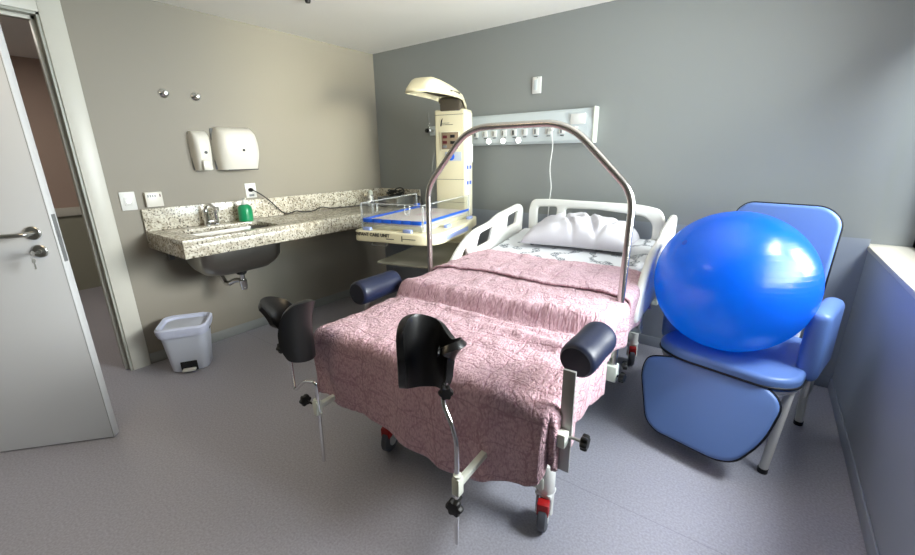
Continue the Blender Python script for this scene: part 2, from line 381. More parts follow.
# corridor beyond the door
struct('floor_corridor', B(-2.6, -.001, -4.6, .4, -.06, 0), M['floor'], smooth=False)
bm = bmesh.new(); box(bm, -2.75, -2.6, -4.6, .4, .88, H+.0, mi=0); box(bm, -2.75, -2.6, -4.6, .4, 0, .80, mi=1); box(bm, -2.75, -2.6, -4.6, .4, .80, .88, mi=1)
struct('wall_corridor', bm, [M['pink_wall'], M['green_wall']], smooth=False)
struct('wall_corridor_end', B(-2.6, -.15, .4, .5, 0, H), M['pink_wall'], smooth=False)
struct('wall_corridor_start', B(-2.6, -.15, -4.7, -4.6, 0, H), M['pink_wall'], smooth=False)
struct('ceiling_corridor', B(-2.75, -.15, -4.7, .5, H, H+.08), M['ceiling'], smooth=False)
struct('trim_2', B(-2.6, -2.575, -4.6, .4, .80, .885, bev=.004), M['trimwhite'])
# door frame
fr = thing('trim_1', None, None, (0, DY1, 0), kind='structure')
aw = .10
bm = bmesh.new(); box(bm, 0, .016, DY1, DY1+aw, 0, DH+aw, bev=.003)
obj('architrave', bm, M['trimwhite'], fr, world=True)
obj('architrave', B(0, .016, DY0-aw, DY0, 0, DH+aw, bev=.003), M['trimwhite'], fr, world=True)
obj('architrave', B(0, .0158, DY0, DY1, DH, DH+aw, bev=.003), M['trimwhite'], fr, world=True)
bm = bmesh.new()
box(bm, -.165, .006, DY1-.012, DY1, 0, DH); box(bm, -.165, .006, DY0, DY0+.012, 0, DH); box(bm, -.165, .006, DY0, DY1, DH-.012, DH)
obj('jamb', bm, M['jamb'], fr, world=True, smooth=False)
bm = bmesh.new()
box(bm, -.06, -.042, DY1-.028, DY1-.012, 0, DH-.012, bev=.002); box(bm, -.06, -.042, DY0+.012, DY1-.012, DH-.03, DH-.012, bev=.002)
obj('door_stop', bm, M['trimwhite'], fr, world=True)
obj('strike_plate', B(-.032, -.008, DY1-.0135, DY1-.0115, .93, 1.13), M['steel'], fr, world=True)
# open door leaf
dang = math.atan2(.755, .6555)
dr = thing('door_1', None, None, (.026, -3.505, 0), dang, kind='structure')
DL = 1.128
obj('door_leaf', B(0, DL, 0, .042, .006, 2.085, bev=.0025), M['doorwhite'], dr)
hx = DL-.075
bm = LA([(.029, 0), (.029, .006), (.026, .009), (.012, .010)], (hx, 0, 1.055), (0, -1, 0), n=32)
tube(bm, [(hx, -.008, 1.055), (hx, -.055, 1.055), (hx-.145, -.058, 1.05)], .0095, n=14, fil=.022)
obj('lever_handle', bm, M['steel'], dr, label='brushed steel lever handle')
bm = LA([(.028, 0), (.028, .006), (.025, .009), (.010, .0095), (.010, .016), (.0, .016)], (hx+.006, 0, .975), (0, -1, 0), n=32)
obj('keyhole_rose', bm, M['steel'], dr)
bm = B(DL-.0005, DL+.0015, .010, .032, .92, 1.13); box(bm, DL, DL+.004, .014, .028, 1.03, 1.06, bev=.002)
obj('lock_plate', bm, M['greyplastic'], dr)
obj('edge_band', B(DL-.005, DL-.0035, -.0006, .0, .006, 2.085), M['greyplastic'], dr, smooth=False)
for z in (.25, 1.05, 1.85): obj('hinge', T([(-.008, -.004, z-.04), (-.008, -.004, z+.04)], .008), M['steel'], dr)
# keys hanging in the lock
Rm = Matrix.Translation(Vector((.026, -3.505, 0))) @ Matrix.Rotation(dang, 4, 'Z')
kp = Rm @ Vector((hx+.006, -.017, .975))
ky = thing('key_bunch', 'small metal keys hanging from the lock of the white door', 'keys', kp, dang)
bm = B(-.0015, .0015, -.024, 0, -.004, .004); lathe(bm, [(.011, -.0012), (.011, .0012)], (0, -.033, 0), (1, 0, 0), n=20)
obj('lock_key', bm, M['steel'], ky)
bm = T([(.0, -.038+.011*sin(a), -.012+.011*cos(a)) for a in [2*pi*k/16 for k in range(17)]], .0009, n=6, cap=False)
obj('key_ring', bm, M['steel'], ky)
bm = bmesh.new(); lathe(bm, [(.010, -.001), (.010, .001)], (0, -.038, -.032), (1, 0, 0), n=18); box(bm, -.001, .001, -.0405, -.0355, -.068, -.036)
box(bm, -.001, .001, -.045, -.040, -.066, -.062); box(bm, -.001, .001, -.044, -.040, -.056, -.052)
obj('spare_key', bm, M['steel'], ky)

# ------------------------------------------------------------------ left wall fittings
# two chrome wall hooks
def hook(y, z, label):
    r = thing('wall_hook', label, 'hook', (0, y, z), group=None)
    obj('rose', LA([(.030, 0), (.030, .004), (.026, .009), (.013, .013), (.010, .030)], (0, y, z), (1, 0, 0), n=28), M['chrome'], r, world=True)
    bm = bmesh.new(); lathe(bm, [(.010, .026), (.017, .036), (.018, .045), (.012, .055), (0, .057)], (0, y, z), (1, 0, 0), n=24)
    obj('knob', bm, M['chrome'], r, world=True)
hook(-1.845, 1.760, 'round chrome wall hook above the soap dispenser, nearer the door')
hook(-1.655, 1.757, 'round chrome wall hook above the paper towel dispenser, farther from the door')

def dispenser(name, label, cat, y0, y1, z0, z1, depth, narrow):
    r = thing(name, label, cat, (0, (y0+y1)/2, z0))
    # side outline seen from above the wall: bulging cover, lofted over height
    bm = bmesh.new(); rows = []; N = 22
    yc, hw = (y0+y1)/2, (y1-y0)/2
    for j in range(15):
        t = j/14; z = z0+(z1-z0)*t
        w = hw*(1-narrow*(2*t-1)**4*.5)*(1-.10*(1-t)*(1 if narrow < .3 else 0))
        if name == 'paper_towel_dispenser': w = hw*(.90+.10*sin(pi*min(1, t*1.05))) * (1-.10*max(0, (t-.8)/.2)**2)
        d = depth*(.62+.38*sin(pi*(.15+.75*(1-t))))
        d *= (1-.35*max(0, (t-.82)/.18)**2)
        row = []
        for i in range(N+1):
            a = -pi/2+pi*i/N
            sx = math.copysign(abs(sin(a))**.55, sin(a)); cx_ = abs(cos(a))**.42
            row.append(bm.verts.new((d*cx_, yc+w*sx, z)))
        rows.append(row)
    for a, b in zip(rows, rows[1:]):
        for i in range(N): bm.faces.new((a[i], a[i+1], b[i+1], b[i]))
        bm.faces.new((a[-1], a[0], b[0], b[-1]))
    bm.faces.new(rows[0]); bm.faces.new(rows[-1])
    cov = obj('cover', bm, M['dispenser'], r, world=True, auto=50)
    obj('back_plate', B(0, .012, y0+.004, y1-.004, z0+.004, z1-.006, bev=.004), M['greyplastic'], r, world=True)
    return r, depth
r, d = dispenser('soap_dispenser', 'narrow white wall soap dispenser left of the paper towel dispenser', 'soap dispenser', -1.755, -1.640, 1.275, 1.535, .105, .25)
zz = 1.375
obj('level_window', LA([(.0, .0), (.010, .0), (.010, .003), (0, .004)], (.1045, -1.695, zz+.02), (1, 0, 0), n=16), M['dark'], r, world=True).scale = (1, 1, 1)
obj('push_lever', B(.085, .116, -1.728, -1.668, 1.277, 1.345, bev=.008), M['dispenser'], r, world=True)
r, d = dispenser('paper_towel_dispenser', 'wide rounded white paper towel dispenser on the wall above the counter', 'towel dispenser', -1.607, -1.312, 1.275, 1.565, .150, .15)
obj('key_slot', LA([(0, 0), (.009, 0), (.009, .003), (0, .004)], (.1495, -1.455, 1.41), (1, 0, 0), n=16), M['dark'], r, world=True)
obj('towel_mouth', B(.02, .12, -1.56, -1.35, 1.271, 1.277), M['dark'], r, world=True)

# switch plate, control plate, socket
r = thing('light_switch', 'white light switch plate on the left wall beside the door trim', 'light switch', (0, -2.163, 1.10))
obj('plate', B(0, .009, -2.204, -2.122, 1.045, 1.160, bev=.004), M['plastic'], r, world=True)
obj('rocker', B(.008, .014, -2.185, -2.141, 1.075, 1.125, bev=.003), M['plastic'], r, world=True)
obj('indicator', B(.0135, .0150, -2.172, -2.154, 1.092, 1.106), M['lampglow'], r, world=True)
r = thing('wall_control_panel', 'off-white wall control panel with tiny buttons above the granite backsplash', 'control panel', (0, -2.03, 1.06))
obj('case', B(0, .028, -2.076, -1.980, 1.056, 1.150, bev=.003), M['dispenser'], r, world=True)
bm = bmesh.new()
for i in range(4): box(bm, .0275, .0287, -2.064+i*.013, -2.056+i*.013, 1.118, 1.134)
obj('display', bm, M['greyplastic'], r, world=True)
obj('indicator', B(.0275, .0287, -1.996, -1.990, 1.118, 1.136), M['maroon'], r, world=True)
r = thing('power_outlet', 'white power outlet above the backsplash with the black plug in it', 'power outlet', (0, -1.375, 1.11))
obj('plate', B(0, .008, -1.417, -1.333, 1.058, 1.168, bev=.003), M['plastic'], r, world=True)
bm = B(.008, .010, -1.395, -1.355, 1.068, 1.085, bev=.001)
obj('socket_face', bm, M['greyplastic'], r, world=True)
CT = .900
# ------------------------------------------------------------------ granite counter + basin
CX, CY0, CB = .575, -2.110, .792
r = thing('granite_countertop', 'long speckled granite countertop with backsplash along the left wall', 'countertop', (0, -1.05, CB))
hx0, hx1, hy0, hy1 = .165, .505, -1.985, -1.455
hole = rounded([(hx0, hy0), (hx1, hy0), (hx1, hy1), (hx0, hy1)], .06)
out = rounded([(.003, CY0), (CX, CY0), (CX, -.012), (.003, -.012)], .002, n=1)
bm = plate([out, hole], .03, .0015, Matrix.Translation((0, 0, CT-.015)), 1)
obj('slab', bm, M['granite'], r, world=True, auto=30)
bm = bmesh.new(); box(bm, CX-.022, CX, CY0, -.012, CB, CT-.03, bev=.0015); box(bm, .0, CX-.022, CY0, CY0+.022, CB, CT-.03, bev=.0015)
obj('apron', bm, M['granite'], r, world=True)
bm = bmesh.new(); box(bm, .001, .022, CY0, -.012, CT, CT+.145, bev=.0015); box(bm, .022, CX-.02, -.034, -.012, CT, CT+.145, bev=.0015)
obj('backsplash', bm, M['granite'], r, world=True)
for yb in (-2.0, -1.05, -.25):
    bm = bmesh.new(); box(bm, .002, .46, yb-.015, yb+.015, CB+.02, CB+.05); box(bm, .002, .03, yb-.015, yb+.015, CB-.10, CB+.05)
    obj('wall_bracket', bm, M['greyplastic'], r, world=True)
# basin
r = thing('sink_basin', 'stainless steel basin hung under the granite counter', 'sink', (.335, -1.72, .60))
bm = bmesh.new(); rows = []
def rrect(cx, cy, hx_, hy_, rad, z, n=6):
    o = []
    for (sx, sy, a0) in ((1, 1, 0), (-1, 1, pi/2), (-1, -1, pi), (1, -1, 3*pi/2)):
        for k in range(n+1):
            a = a0+pi/2*k/n; o.append((cx+sx*(hx_-rad)+rad*cos(a), cy+sy*(hy_-rad)+rad*sin(a), z))
    return o
bcx, bcy, bhx, bhy = (hx0+hx1)/2, (hy0+hy1)/2, (hx1-hx0)/2, (hy1-hy0)/2
inner = [(0, .07, CT-.032), (.004, .075, CT-.08), (.010, .085, .70), (.03, .10, .655), (.06, .11, .622), (.11, .06, .612)]
outer = [(.006, .07, CT-.032), (.002, .075, CT-.08), (.004, .085, .695), (.026, .10, .648), (.058, .11, .615), (.11, .06, .604)]
def loops(spec, g):
    return [[bm.verts.new(q) for q in rrect(bcx, bcy, bhx-o+g, bhy-o+g, rad, z)] for o, rad, z in spec]
La, Lb = loops(inner, 0), loops(outer, .006)
for Ls in (La, Lb):
    for a, b in zip(Ls, Ls[1:]):
        n = len(a)
        for k in range(n): bm.faces.new((a[k], a[(k+1) % n], b[(k+1) % n], b[k]))
    bm.faces.new(Ls[-1])
for k in range(len(La[0])): bm.faces.new((La[0][k], La[0][(k+1) % len(La[0])], Lb[0][(k+1) % len(La[0])], Lb[0][k]))
obj('bowl', bm, M['steeldark'], r, world=True, auto=60)
dx, dy = .335, -1.70
obj('drain_flange', LA([(.03, .6125), (.03, .6155), (.02, .614), (0, .6135)], (dx, dy, 0), (0, 0, 1), n=24), M['chrome'], r, world=True)
obj('drain_nut', LA([(.030, .57), (.033, .575), (.033, .605)], (dx, dy, 0), n=20), M['black'], r, world=True)
bm = LA([(.017, .51), (.017, .575)], (dx, dy, 0), n=20); lathe(bm, [(.022, .470), (.026, .475), (.026, .525), (.021, .53)], (dx, dy, 0), n=20)
lathe(bm, [(.012, .455), (.021, .457), (.023, .47)], (dx, dy, 0), n=20)
tube(bm, [(dx, dy, .52), (dx-.06, dy-.03, .52), (dx-.10, dy-.05, .49), (dx-.15, dy-.055, .49), (.15, dy-.06, .54), (.02, dy-.06, .54)], .018, n=14, fil=.03)
lathe(bm, [(.03, 0), (.03, .004), (.016, .012)], (0.0, dy-.06, .54), (1, 0, 0), n=20)
obj('trap', bm, M['chrome'], r, world=True, label='chrome bottle trap and waste pipe')
# faucet
r = thing('faucet', 'chrome faucet with two upright stems behind the basin', 'faucet', (.085, -1.735, CT))
bm = LA([(.026, 0), (.026, .006), (.018, .012), (.017, .09), (.019, .10), (.014, .115), (0, .117)], (.085, -1.76, CT), n=20)
tube(bm, [(.085, -1.76, CT+.07), (.085, -1.76, CT+.135), (.15, -1.755, CT+.155), (.235, -1.75, CT+.125), (.24, -1.75, CT+.105)], .0105, n=12, fil=.03)
obj('spout', bm, M['chrome'], r, world=True)
bm = LA([(.022, 0), (.022, .006), (.014, .012), (.013, .10)], (.085, -1.695, CT), n=20); box(bm, .065, .115, -1.712, -1.678, CT+.098, CT+.125, bev=.006)
obj('lever_valve', bm, M['chrome'], r, world=True)
obj('deck_bar', B(.068, .102, -1.76, -1.695, CT+.018, CT+.034, bev=.005), M['chrome'], r, world=True)
# green soap bottle
r = thing('soap_bottle', 'green liquid soap bottle with white cap on the granite counter', 'bottle', (.15, -1.50, CT))
c = (.118, -1.500, CT)
obj('body', LA([(.0, .0), (.044, .001), (.050, .008), (.050, .075), (.047, .105), (.030, .122), (.015, .126)], c, n=28), M['green'], r, world=True)
obj('cap', LA([(.017, .121), (.018, .124), (.018, .142), (.010, .146), (.007, .160), (.010, .168), (0, .17)], c, n=20), M['plastic'], r, world=True)
bm = B(c[0]-.006, c[0]+.034, c[1]-.006, c[1]+.006, CT+.162, CT+.172, bev=.003)
obj('pump_nozzle', bm, M['plastic'], r, world=True)
# patterned bottle, device, coiled cable at the back of the counter
r = thing('patterned_bottle', 'small white bottle with black pattern in the counter corner', 'bottle', (.10, -.16, CT))
c = (.20, -.33, CT)
m, nt, p = new_mat('zebra_print'); tcz = nt.nodes.new('ShaderNodeTexCoord'); nz = nt.nodes.new('ShaderNodeTexNoise'); nz.inputs['Scale'].default_value = 38
nt.links.new(tcz.outputs['Object'], nz.inputs['Vector']); rz_ = nt.nodes.new('ShaderNodeValToRGB'); rz_.color_ramp.interpolation = 'CONSTANT'
rz_.color_ramp.elements[0].color = (.02, .02, .02, 1); rz_.color_ramp.elements[1].position = .46; rz_.color_ramp.elements[1].color = (.8, .8, .76, 1)
nt.links.new(nz.outputs['Fac'], rz_.inputs[0]); nt.links.new(rz_.outputs[0], p.inputs['Base Color']); p.inputs['Roughness'].default_value = .4
r.location = c; ROOT[r] = Matrix.Translation(c)
obj('body', LA([(0, 0), (.032, .001), (.036, .01), (.034, .05), (.026, .085), (.018, .105)], c, n=24), m, r, world=True)
obj('stopper', LA([(.018, .104), (.022, .112), (.021, .135), (.008, .150), (0, .151)], c, n=20), M['offwhite'], r, world=True)
r = thing('monitor_box', 'flat dark grey device box at the back corner of the counter', 'device', (.42, -.20, CT))
obj('case', B(.30, .56, -.34, -.12, CT+.006, CT+.095, bev=.008), M['greyplastic'], r, world=True)
obj('front_panel', B(.318, .542, -.3435, -.339, CT+.018, CT+.085, bev=.001), M['dark'], r, world=True)
for sx in (.33, .53):
    for sy in (-.31, -.15): obj('foot', LA([(.012, 0), (.012, .008)], (sx, sy, CT), n=12), M['black'], r, world=True)
mon = r
plug_bm = LA([(.014, 0), (.016, .012), (.012, .028), (.006, .036)], (.0105, -1.385, 1.118), (1, .15, .05), n=16)
cp = [(.045, -1.38, 1.118), (.075, -1.345, 1.09), (.07, -1.27, 1.03), (.05, -1.19, .95), (.045, -1.15, .915), (.06, -1.10, .907), (.05, -1.04, .925), (.05, -.98, .907), (.09, -.90, .905), (.07, -.80, .935), (.05, -.70, .907), (.08, -.55, .906), (.12, -.42, .906), (.20, -.33, .906), (.24, -.27, .912)]
pc = obj('power_cord', T(fillet(cp, .04, 5), .0045, n=8), M['black'], mon, world=True, label='black power cord along the counter')
obj('plug', plug_bm, M['black'], pc, world=True)

cc = thing('coiled_cable', 'black coiled cable heaped on the grey device box', 'cable', (.44, -.22, CT+.095))
pts = []
for k in range(110):
    a = k*.33; R_ = .055+.014*sin(k*.41)
    pts.append((.43+R_*1.4*cos(a), -.225+R_*sin(a), CT+.101+.045*(k/110)+.010*sin(k*.9)*(k > 15)+.02*max(0, sin(a))*(k/110)))
obj('loops', T(pts, .0055, n=7), M['black'], cc, world=True)
cc = thing('hanging_leads', 'dark monitor leads draped behind the infant warmer tray', 'cable', (.66, -.15, .93))
bm = bmesh.new()
for i in range(5):
    ox = .60+i*.022
    tube(bm, fillet([(ox-.05, -.14, CT+.09), (ox+.01, -.145-.01*i, CT+.11), (ox+.035, -.16, CT-.02), (ox+.08, -.12, .70-.05*i), (.84, -.14, .62)], .05, 5), .004, n=6)
obj('lead', bm, M['black'], cc, world=True)

# ------------------------------------------------------------------ waste bin
ba = math.atan2(.17, .106)
r = thing('pedal_bin', 'white pedal waste bin with liner standing by the door trim', 'waste bin', (.262, -2.085, 0), ba)
r.scale = (1.14, 1.14, 1.10)
# local: x along the front face, -y front
bm = bmesh.new(); rows = []
prof = [(0.0, .086, .072), (.01, .095, .082), (.10, .102, .090), (.22, .112, .102), (.262, .118, .110)]
for z, hx_, hy_ in prof: rows.append([bm.verts.new(q) for q in rrect(0, 0, hx_, hy_, .04, z)])
for a, b in zip(rows, rows[1:]):
    for k in range(len(a)): bm.faces.new((a[k], a[(k+1) % len(a)], b[(k+1) % len(a)], b[k]))
bm.faces.new(rows[0])
obj('body', bm, M['bin'], r)
bm = bmesh.new(); rows = []
for z, g, hh in ((.238, .004, 0), (.262, .010, 0), (.288, .012, 0), (.298, .004, 0), (.290, -.010, 0), (.255, -.016, 0)):
    ring = []
    for q in rrect(0, 0, .118+g, .110+g, .045, z):
        w = .006*noise.noise(Vector(q)*22); ring.append(bm.verts.new((q[0]*(1+w), q[1]*(1+w), q[2]+1.2*w)))
    rows.append(ring)
for a, b in zip(rows, rows[1:]):
    for k in range(len(a)): bm.faces.new((a[k], a[(k+1) % len(a)], b[(k+1) % len(a)], b[k]))
obj('liner', bm, M['liner'], r, label='pale bin liner folded over the rim')
bm = bmesh.new(); rows = []
for z, hx_, hy_ in ((.262, .104, .096), (.276, .103, .095), (.284, .085, .078)): rows.append([bm.verts.new(q) for q in rrect(0, 0, hx_, hy_, .04, z)])
for a, b in zip(rows, rows[1:]):
    for k in range(len(a)): bm.faces.new((a[k], a[(k+1) % len(a)], b[(k+1) % len(a)], b[k]))
bm.faces.new(rows[0]); bm.faces.new(rows[-1])
obj('lid', bm, M['bin'], r)
bm = bmesh.new(); box(bm, -.042, .042, -.090, -.074, .008, .070, bev=.003)
obj('pedal_recess', bm, M['dark'], r)
obj('pedal', B(-.034, .034, -.118, -.084, .014, .028, bev=.005), M['plastic'], r)
obj('handle_pivot', LA([(.011, 0), (.011, .006)], (.118, -.02, .245), (1, -.3, 0), n=16), M['black'], r)

# ------------------------------------------------------------------ back wall fittings
r = thing('headwall_panel', 'long pale headwall service panel with gas outlets and small lamps', 'service panel', (1.70, 0, 1.43))
PX0, PX1 = 1.02, 2.20
bm = bmesh.new()
prof = [(0, 1.432), (-.045, 1.432), (-.062, 1.45), (-.070, 1.54), (-.052, 1.645), (-.04, 1.66), (0, 1.66)]
v0 = [bm.verts.new((PX0, y, z)) for y, z in prof]; v1_ = [bm.verts.new((PX1, y, z)) for y, z in prof]
for i in range(len(prof)): bm.faces.new((v0[i], v0[(i+1) % len(prof)], v1_[(i+1) % len(prof)], v1_[i]))
bm.faces.new(v0); bm.faces.new(v1_)
obj('housing', bm, M['headwall'], r, world=True, auto=20)
for px in (PX0-.012, PX1):
    obj('end_cap', B(px, px+.014, -.074, 0, 1.428, 1.666, bev=.004), M['offwhite'], r, world=True)
obj('channel', B(PX0, PX1, -.0712, -.066, 1.547, 1.550), M['headwall'], r, world=True)
for i, x_ in enumerate((1.235, 1.325, 1.41, 1.50, 1.59, 1.68, 1.775, 1.875, 1.98, 2.075)):
    bm = B(x_-.022, x_+.022, -.0745, -.066, 1.495, 1.542, bev=.002)
    o = obj('gas_outlet', bm, M['plastic'], r, world=True)
    bm = B(x_-.010, x_-.006, -.078, -.074, 1.502, 1.535) if i % 2 else B(x_-.012, x_+.001, -.078, -.074, 1.502, 1.535)
    obj('slot', bm, M['dark'] if i in (3, 4, 9) else M['greyplastic'], o, world=True)
    obj('tag_plate', B(x_-.012, x_+.014, -.073, -.066, 1.482, 1.487), M['ink'], r, world=True)
obj('switch_plate', B(2.04, 2.145, -.0735, -.06, 1.556, 1.625, bev=.002), M['plastic'], r, world=True)
for x_ in (1.358, 1.492, 1.628):
    bm = LA([(.0, 0), (.021, 0), (.023, .006), (.021, .008), (.0, .008)], (x_, -.062, 1.462), (0, -1, -.08), n=28)
    o = obj('lamp', bm, M['plastic'], r, world=True)
    obj('lamp_lens', LA([(0, .0085), (.020, .0085), (.015, .012), (0, .013)], (x_, -.062, 1.462), (0, -1, -.08), n=24), M['lampglow'], o, world=True)
pts = [(1.91, -.078, 1.53), (1.915, -.10, 1.50), (1.919, -.075, 1.42), (1.893, -.06, 1.25), (1.915, -.055, 1.12), (1.902, -.05, 1.02), (1.89, -.045, .80), (1.87, -.045, .60)]
r = thing('call_cord', 'thin white call cord hanging from the headwall panel behind the bed', 'cord', pts[0])
obj('cable', T(fillet(pts, .06, 6), .0035, n=8), M['plastic'], r, world=True)
obj('plug', LA([(.010, -.0), (.010, .018), (.005, .024)], (1.91, -.075, 1.53), (0, -1, -.2), n=14), M['plastic'], r, world=True)
r = thing('switch_plate', 'white double switch plate on the wall above the headwall panel', 'switch plate', (1.742, 0, 1.85))
obj('plate', B(1.70, 1.772, -.012, 0, 1.79, 1.905, bev=.004), M['plastic'], r, world=True)
obj('rocker', B(1.715, 1.741, -.016, -.011, 1.815, 1.885, bev=.002), M['headwall'], r, world=True)
obj('screw', LA([(0, 0), (.003, 0), (.003, .0015), (0, .002)], (1.742, -.012, 1.897), (0, -1, 0), n=10), M['greyplastic'], r, world=True)
# small gas flow meter on the wall left of the warmer column
r = thing('flow_meter', 'small flow meter with dark knobs on the wall left of the warmer', 'flow meter', (.735, -.05, 1.56))
obj('wall_socket', B(.695, .775, -.02, 0, 1.53, 1.61, bev=.005), M['headwall'], r, world=True)
obj('glass_tube', LA([(.012, 0), (.014, .01), (.014, .12), (.006, .13)], (.735, -.07, 1.59), n=16), M['acrylic'], r, world=True)
bm = LA([(.016, 0), (.018, .01), (.018, .03), (.01, .035)], (.735, -.07, 1.555), n=18); tube(bm, [(.735, -.02, 1.57), (.735, -.07, 1.57)], .012)
obj('valve_body', bm, M['steel'], r, world=True)
bm = star_knob(bmesh.new(), (.735, -.09, 1.57), (0, -1, 0), .017, .02); star_knob(bm, (.71, -.07, 1.57), (-1, 0, 0), .013, .016)
obj('knob', bm, M['dark'], r, world=True)
# ceiling detector
r = thing('ceiling_detector', 'dark round detector on the ceiling near the top edge', 'detector', (.77, -1.23, H))
obj('base', LA([(.045, 0), (.045, -.006), (.03, -.012), (0, -.012)], (.77, -1.235, H), n=28), M['plastic'], r, world=True)
obj('sensor', LA([(.018, -.010), (.014, -.026), (0, -.028)], (.77, -1.235, H), n=20), M['dark'], r, world=True)

# ------------------------------------------------------------------ infant warmer
wa = radians(12)
r = thing('infant_warmer', 'cream infant radiant warmer with tower, hood and clear sided cot', 'infant warmer', (1.175, -.350, 0), wa)
bm = bmesh.new(); TX = .128
box(bm, -TX, TX, -.0, .15, .30, 1.695, bev=.012, seg=3)
obj('tower', bm, M['cream'], r)
obj('tower_side', B(TX-.004, TX+.004, .012, .145, .88, 1.672, bev=.002), M['creamlight'], r)
for z in (1.655, 1.30-.31, 1.17): obj('panel_seam', B(-TX+.006, TX-.006, -.002, .002, z, z+.003), M['tan'], r)
cp_ = obj('control_panel', B(-.078, .085, -.008, .004, 1.395, 1.535, bev=.004), M['creamlight'], r)
obj('panel_face', B(-.066, .078, -.010, -.006, 1.403, 1.528, bev=.001), mat('panel_brown', (140, 122, 100), .5), cp_)
for (x_, z_) in ((-.036, 1.495), (.030, 1.498), (-.036, 1.455), (.030, 1.452)):
    obj('readout', B(x_-.019, x_+.019, -.0125, -.009, z_-.011, z_+.011, bev=.001), M['maroon'] if x_ < 0 else M['dark'], cp_)
obj('button_row', B(-.055, -.02, -.0125, -.009, 1.412, 1.432, bev=.001), M['greyplastic'], cp_)
bm = B(-.04, .10, -.006, .002, 1.315, 1.383, bev=.002)
dp = obj('dial_plate', bm, M['palepanel'], r)
obj('dial', LA([(.031, 0), (.031, .006), (.021, .010), (.019, .02), (0, .021)], (.012, -.005, 1.349), (0, -1, 0), n=28), [M['blue']], dp)
obj('dial_cap', LA([(.0175, 0), (.017, .004), (0, .005)], (.012, -.024, 1.349), (0, -1, 0), n=24), M['plastic'], dp)
# small maker's mark: slim figure with a line of lettering
bm = plate([rounded([(-.10, 1.575), (-.088, 1.575), (-.084, 1.60), (-.076, 1.635), (-.090, 1.618), (-.094, 1.60)], .002)], .001, .0002, basis((1, 0, 0), (0, 0, 1), (0.02, -.0015, 0)), 1)
box(bm, -.066, .03, -.0022, .0, 1.583, 1.5865); box(bm, -.066, .0, -.0022, .0, 1.595, 1.598)
obj('emblem', bm, M['ink'], r)
# neck + hood
obj('neck', B(-.075, .095, -.01, .11, 1.683, 1.775, bev=.008), M['tan'], r)
hood = bmesh.new(); rows = []
# stations along s (forward), each: half width, z bottom, z top
st = [(-.115, .080, 1.695, 1.735), (-.10, .095, 1.695, 1.765), (-.05, .102, 1.72, 1.795), (-.01, .106, 1.755, 1.812), (.08, .108, 1.760, 1.835), (.18, .108, 1.760, 1.850), (.29, .106, 1.758, 1.860), (.38, .102, 1.756, 1.862), (.45, .097, 1.752, 1.850), (.50, .088, 1.750, 1.808), (.52, .082, 1.752, 1.775)]
for s, hw, zb, zt in st:
    ring = []
    for i in range(17):
        a = pi*i/16
        xx = math.copysign(abs(cos(a))**.42, cos(a))*hw*(1-.22*abs(sin(a))**2); zz = zb+(zt-zb)*abs(sin(a))**.5
        ring.append(hood.verts.new((xx+.01, -s, zz)))
    rows.append(ring)
for a, b in zip(rows, rows[1:]):
    for k in range(16): hood.faces.new((a[k], a[k+1], b[k+1], b[k]))
hood.faces.new(rows[0]); hood.faces.new(rows[-1])
ho = obj('heater_hood', hood, M['cream'], r, auto=60)
md = ho.modifiers.new('thick', 'SOLIDIFY'); md.thickness = .008; md.offset = -1
bm = bmesh.new(); box(bm, -.07, .09, -.43, -.02, 1.785, 1.795)
obj('heater_grille', bm, M['tan'], r, label='dark heater grille under the hood')
obj('hood_slot', B(.104, .1165, -.22, -.05, 1.785, 1.800, bev=.002), M['tan'], r)
# cot deck
D0, D1 = .81, .885
oc = rounded([(-.322, -.86), (.30, -.86), (.285, -.30), (.215, .04), (-.215, .04), (-.285, -.30)], [.05, .17, .2, .03, .03, .2], n=9)
obj('deck', plate([oc], D1-D0, .012, Matrix.Translation((0, 0, (D0+D1)/2)), 4), M['cream'], r, auto=50)
bm = textmesh('INFANT CARE UNIT', .030, basis((1, 0, 0), (0, 0, 1), (-.30, -.8615, .852)))
obj('deck_lettering', bm, M['ink'], r, smooth=False)
obj('deck_mark', B(-.06, -.0, -.8612, -.8602, .838, .843), M['ink'], r, smooth=False)
bm = bmesh.new(); box(bm, .062, .16, -.8612, -.8602, .846, .850)
box(bm, .058, .064, -.8612, -.8602, .832, .866)
obj('deck_mark', bm, M['ink'], r, smooth=False)
n_ = Vector((.285-.30, -.30+.86, 0)).normalized()
ang = math.atan2(n_.y, n_.x)
bm = box(bmesh.new(), .16, .55, -.0005, .0012, .828, .858, M4=Matrix.Translation((.30, -.86, 0)) @ Matrix.Rotation(ang, 4, 'Z'))
obj('side_label', bm, M['clip'], r, smooth=False)
